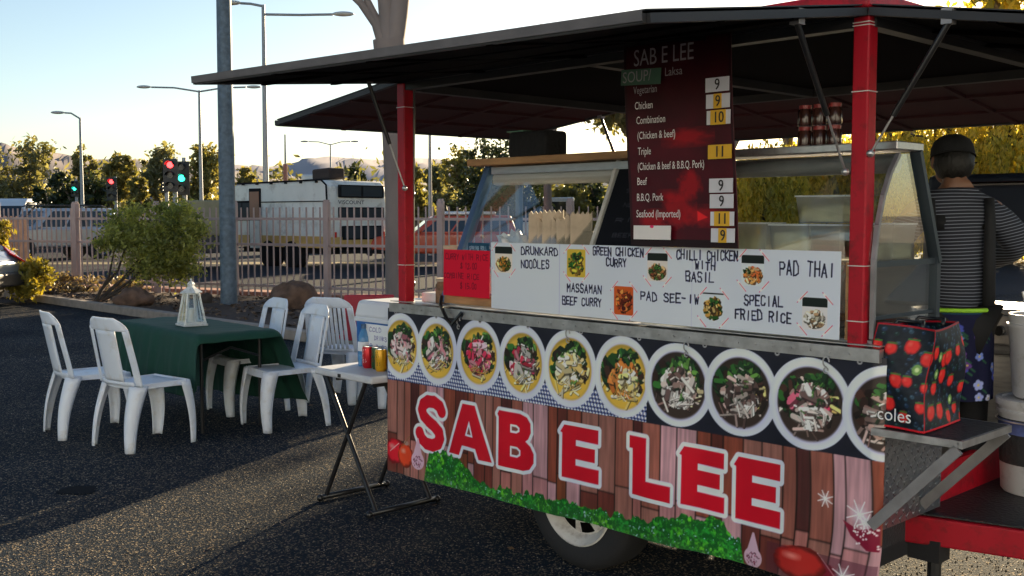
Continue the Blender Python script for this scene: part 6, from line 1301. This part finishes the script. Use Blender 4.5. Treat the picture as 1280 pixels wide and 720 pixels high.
# woman, seen from behind
def skin_mesh(name, nodes, edges, m, parent, sub=2, root=0):
    me = bpy.data.meshes.new(name); me.from_pydata([n[:3] for n in nodes], edges, []); me.materials.append(MATS[m]); o = bpy.data.objects.new(name, me); COL.objects.link(o); o.parent = parent
    md = o.modifiers.new('skin', 'SKIN'); md.use_smooth_shade = True; md.branch_smoothing = .6; sv_ = me.skin_vertices[0].data
    for i, n in enumerate(nodes): r = n[3]; sv_[i].radius = (r, n[4] if len(n) > 4 else r); sv_[i].use_root = (i == root)
    if sub: s_ = o.modifiers.new('u', 'SUBSURF'); s_.levels = sub; s_.render_levels = sub
    dg = bpy.context.evaluated_depsgraph_get(); me2 = bpy.data.meshes.new_from_object(o.evaluated_get(dg)); o.modifiers.clear(); o.data = me2; me2.name = name; bpy.data.meshes.remove(me); 
    me2.polygons.foreach_set('use_smooth', [True] * len(me2.polygons)); return o
mat('skin', (.20, .095, .055), .5, var=.06, vscale=20); mat('hair_black', (.004, .0035, .003), .6, bump=.6, bscale=120, stretch=(1, 1, .1)); mat('cap_black', (.004, .0045, .006), .85, var=.2, vscale=30, bump=.3, bscale=160)
mat('apron_black', (.008, .009, .012), .8); mat('trouser_black', (.008, .008, .010), .85); mat('lime_trim', (.30, .62, .03), .6)
def stripes():
    m = bpy.data.materials.new('striped_jersey'); m.use_nodes = True; nt = m.node_tree; N = nt.nodes; K = nt.links; b = N['Principled BSDF']; b.inputs['Roughness'].default_value = .85
    a = N.new('ShaderNodeAttribute'); a.attribute_name = 'stripe'; mu = N.new('ShaderNodeMath'); mu.operation = 'MULTIPLY'; mu.inputs[1].default_value = 74.; K.new(a.outputs['Fac'], mu.inputs[0])
    fr = N.new('ShaderNodeMath'); fr.operation = 'FRACT'; K.new(mu.outputs[0], fr.inputs[0]); gt = N.new('ShaderNodeMath'); gt.operation = 'GREATER_THAN'; gt.inputs[1].default_value = .74; K.new(fr.outputs[0], gt.inputs[0])
    mx = N.new('ShaderNodeMix'); mx.data_type = 'RGBA'; mx.inputs['A'].default_value = (.010, .012, .022, 1); mx.inputs['B'].default_value = (.17, .19, .24, 1); K.new(gt.outputs[0], mx.inputs['Factor']); K.new(mx.outputs['Result'], b.inputs['Base Color']); MATS['striped_jersey'] = m
stripes()
wp = W(-.10, .95, .41); pe = thing('person', 'person in a black cap, striped top and dark apron, seen from behind in the trailer', 'person', wp, R(-4))
# heights above the floor (1.46 tall), facing +y, head bowed
nodes = [(0, 0, .80, .115, .09), (0, .0, .93, .115, .085), (0, -.005, 1.05, .125, .085), (0, -.01, 1.16, .135, .085), (0, 0, 1.235, .07, .06), (0, .012, 1.29, .041, .043), (0, .03, 1.335, .05, .05),
         (-.15, 0, 1.175, .058), (-.235, .06, .98, .044), (-.31, .24, .93, .034), (-.34, .33, .94, .024),
         (.15, 0, 1.175, .058), (.27, .02, 1.02, .045), (.25, .25, .94, .034), (.235, .34, .93, .024),
         (-.085, 0, .72, .088), (-.09, .01, .42, .058), (-.09, -.01, .10, .040), (-.09, .09, .03, .035), (.085, 0, .72, .088), (.09, .01, .42, .058), (.09, -.01, .10, .040), (.09, .09, .03, .035)]
E_ = [(0, 1), (1, 2), (2, 3), (3, 4), (4, 5), (5, 6), (3, 7), (7, 8), (8, 9), (9, 10), (3, 11), (11, 12), (12, 13), (13, 14), (0, 15), (15, 16), (16, 17), (17, 18), (0, 19), (19, 20), (20, 21), (21, 22)]
body = skin_mesh('body', nodes, E_, 'skin', pe)
# head, ears, nose and fingers joined into the body mesh
bm = bmesh.new(); bm.from_mesh(body.data)
def add_ell(c, r, rx=0, n=20):
    M = Matrix.Translation(c) @ Matrix.Rotation(rx, 4, 'X') @ Matrix.Diagonal((*r, 1)); g = bmesh.ops.create_uvsphere(bm, u_segments=n, v_segments=n // 2 + 2, radius=1, matrix=M)
    for v in g['verts']:
        for f in v.link_faces: f.smooth = True
HC_ = Vector((0, .045, 1.375)); add_ell(HC_, (.072, .088, .098), R(14), 26); add_ell(HC_ + Vector((0, .04, -.065)), (.05, .045, .04), R(10))
add_ell(HC_ + Vector((0, .092, -.02)), (.012, .018, .022)); 
for s in (-1, 1):
    add_ell(HC_ + Vector((s * .074, .0, -.012)), (.010, .019, .030)); add_ell(HC_ + Vector((s * .028, .080, .005)), (.012, .008, .008))
add_ell(HC_ + Vector((0, .085, -.055)), (.024, .010, .007))
for s, pr in ((-1, Vector((-.345, .35, .94))), (1, Vector((.232, .36, .93)))):
    add_ell(pr + Vector((0, .025, 0)), (.036, .045, .015), R(-12))
    for k in range(4):
        a = pr + Vector(((k - 1.5) * .018, .058, .0)); L_ = (.032, .038, .036, .028)[k]
        add_ell(a + Vector((0, L_ * .5, -.004)), (.0085, L_ * .62, .0085), R(-14), 10); add_ell(a + Vector((0, L_ * 1.25, -.020)), (.0078, L_ * .5, .0078), R(-55), 10)
    add_ell(pr + Vector((-s * .040, .030, -.004)), (.010, .030, .010), R(-10), 10)
bm.to_mesh(body.data); bm.free()
# jersey over torso and arms
jn = [(0, 0, .70, .156, .120), (0, 0, .93, .140, .106), (0, -.004, 1.06, .150, .106), (0, -.008, 1.155, .156, .102), (0, .004, 1.25, .060, .055), (-.14, 0, 1.185, .082), (-.238, .06, .985, .058), (-.32, .27, .935, .046), (.14, 0, 1.185, .082), (.275, .02, 1.02, .062), (.245, .28, .945, .046)]
jersey = skin_mesh('striped_top', jn, [(0, 1), (1, 2), (2, 3), (3, 4), (3, 5), (5, 6), (6, 7), (3, 8), (8, 9), (9, 10)], 'striped_jersey', pe)
a = jersey.data.attributes.new('stripe', 'FLOAT', 'POINT'); co = np.empty(len(jersey.data.vertices) * 3, np.float32); jersey.data.vertices.foreach_get('co', co); co = co.reshape(-1, 3)
a.data.foreach_set('value', (co[:, 2] + .004 * np.sin(co[:, 0] * 12 + co[:, 2] * 9) + np.clip(np.abs(co[:, 0]) - .16, 0, 1) * -.30).astype(np.float32))
# trousers, apron straps, apron
tn_ = [(0, 0, .74, .140, .108), (-.088, 0, .70, .098), (-.09, .01, .42, .072), (-.09, -.005, .10, .062), (.088, 0, .70, .098), (.09, .01, .42, .072), (.09, -.005, .10, .062)]
skin_mesh('trousers', tn_, [(0, 1), (1, 2), (2, 3), (0, 4), (4, 5), (5, 6)], 'trouser_black', pe)
for s in (-1, 1): mb = MB(); mb.ell((s * .09, .05, .03), (.045, .12, .035), 14, 8); mb.build('shoe', 'strut_black', pe, smooth='all')
mb = MB()
def back(x, z, o=.118): return (x, -math.sqrt(max(.0004, 1 - (x / .155) ** 2)) * o, z)
mb.slab([back(-.12, 1.145), back(.12, 1.145), back(.12, 1.085), back(-.12, 1.085)], .004)
for x in (-.118, .112): mb.tube([back(x, 1.21, .10), back(x, 1.12, .125), back(x * 1.02, 1.0, .122), back(x * 1.02, .78, .135)], [.020, .022, .024, .026], 8)
mb.build('apron_straps', 'apron_black', pe, smooth='all')
cv = Canvas(0, .50, 0, .36, .0032, (22, 24, 52)); rr = random.Random(5)
for k in range(54):
    x, z = rr.uniform(0, .5), rr.uniform(0, .36); s_ = rr.uniform(.012, .02); c = rr.choice([(110, 130, 200), (150, 160, 220), (70, 80, 170), (190, 190, 225), (96, 60, 130)])
    for p in range(5): a_ = p * 1.2566 + k; cv.ell(x + s_ * .7 * math.cos(a_), z + s_ * .7 * math.sin(a_), s_ * .55, s_ * .55, c, 1)
    cv.ell(x, z, s_ * .3, s_ * .3, (200, 180, 90)); cv.cap((x + s_, z - s_), (x + s_ * 2, z - s_ * 1.8), .008, (40, 80, 60))
cv.rect(0, .5, .35, .36, (30, 60, 80))
o = cv.mesh('floral_apron', 'fabric_print', pe, lambda X, Z: (.165 * np.sin((X / .5 - .5) * 3.6), -.135 * np.cos((X / .5 - .5) * 3.6) - .012 * (1 - Z / .36) * np.abs(np.sin(X * 40)), Z + .40)); o.modifiers.new('s', 'SOLIDIFY').thickness = .003
mb = MB(); mb.tube([(.168 * math.sin(a), -.140 * math.cos(a), .765) for a in [R(-70) + R(140) * k / 12 for k in range(13)]], .009, 8); mb.build('lime_waistband', 'lime_trim', pe, smooth='all')
# hair and cap
mb = MB(); mb.ell((0, .022, 1.362), (.080, .080, .078), 30, 20); mb.v = [(x * (1 + .03 * math.sin(z * 160 + x * 90)), y - max(0, y - .05) * .6, z - .010 * abs(math.sin(x * 85))) for x, y, z in mb.v]; mb.build('hair', 'hair_black', pe, smooth='all')
mb = MB(); n = 28; vs = []; prof_ = [(1.0, -.10), (1.0, .15), (.96, .42), (.84, .68), (.60, .89), (.3, .98), (.02, 1.0)]
Mc = Matrix.Translation((0, .036, 1.385)) @ Matrix.Rotation(R(-14), 4, 'X') @ Matrix.Rotation(R(-28), 4, 'Z')
mb.T = Mc; mb.add([(r * .085 * math.cos(2 * math.pi * k / n), r * .098 * math.sin(2 * math.pi * k / n), z * .085) for r, z in prof_ for k in range(n)], [(i * n + k, i * n + (k + 1) % n, (i + 1) * n + (k + 1) % n, (i + 1) * n + k) for i in range(len(prof_) - 1) for k in range(n)])
mb.tube([(.0862 * math.cos(a), .0992 * math.sin(a), -.006) for a in [2 * math.pi * k / 24 for k in range(25)]], .0025, 6)
mb.ell((0, 0, .086), (.008, .008, .005), 10, 6); cp = mb.build('cap', 'cap_black', pe, smooth='all')
mb = MB(); mb.T = Mc; mb.add([(.075 * math.sin(a) * k_, .10 + (.055 * math.cos(a)) * (k_ - .4) * 1.3, .002 - .012 * (math.sin(a) ** 2)) for k_ in (.9, 1.0, 1.05) for a in [R(-80) + R(160) * j / 10 for j in range(11)]], [(i * 11 + j, i * 11 + j + 1, (i + 1) * 11 + j + 1, (i + 1) * 11 + j) for i in range(2) for j in range(10)]); mb.build('peak', 'cap_black', cp, smooth='all', solid=.004)
mb = MB(); mb.ell((.076, .04, 1.345), (.004, .004, .005), 8, 6); mb.build('earring', 'chrome', pe, smooth='all')
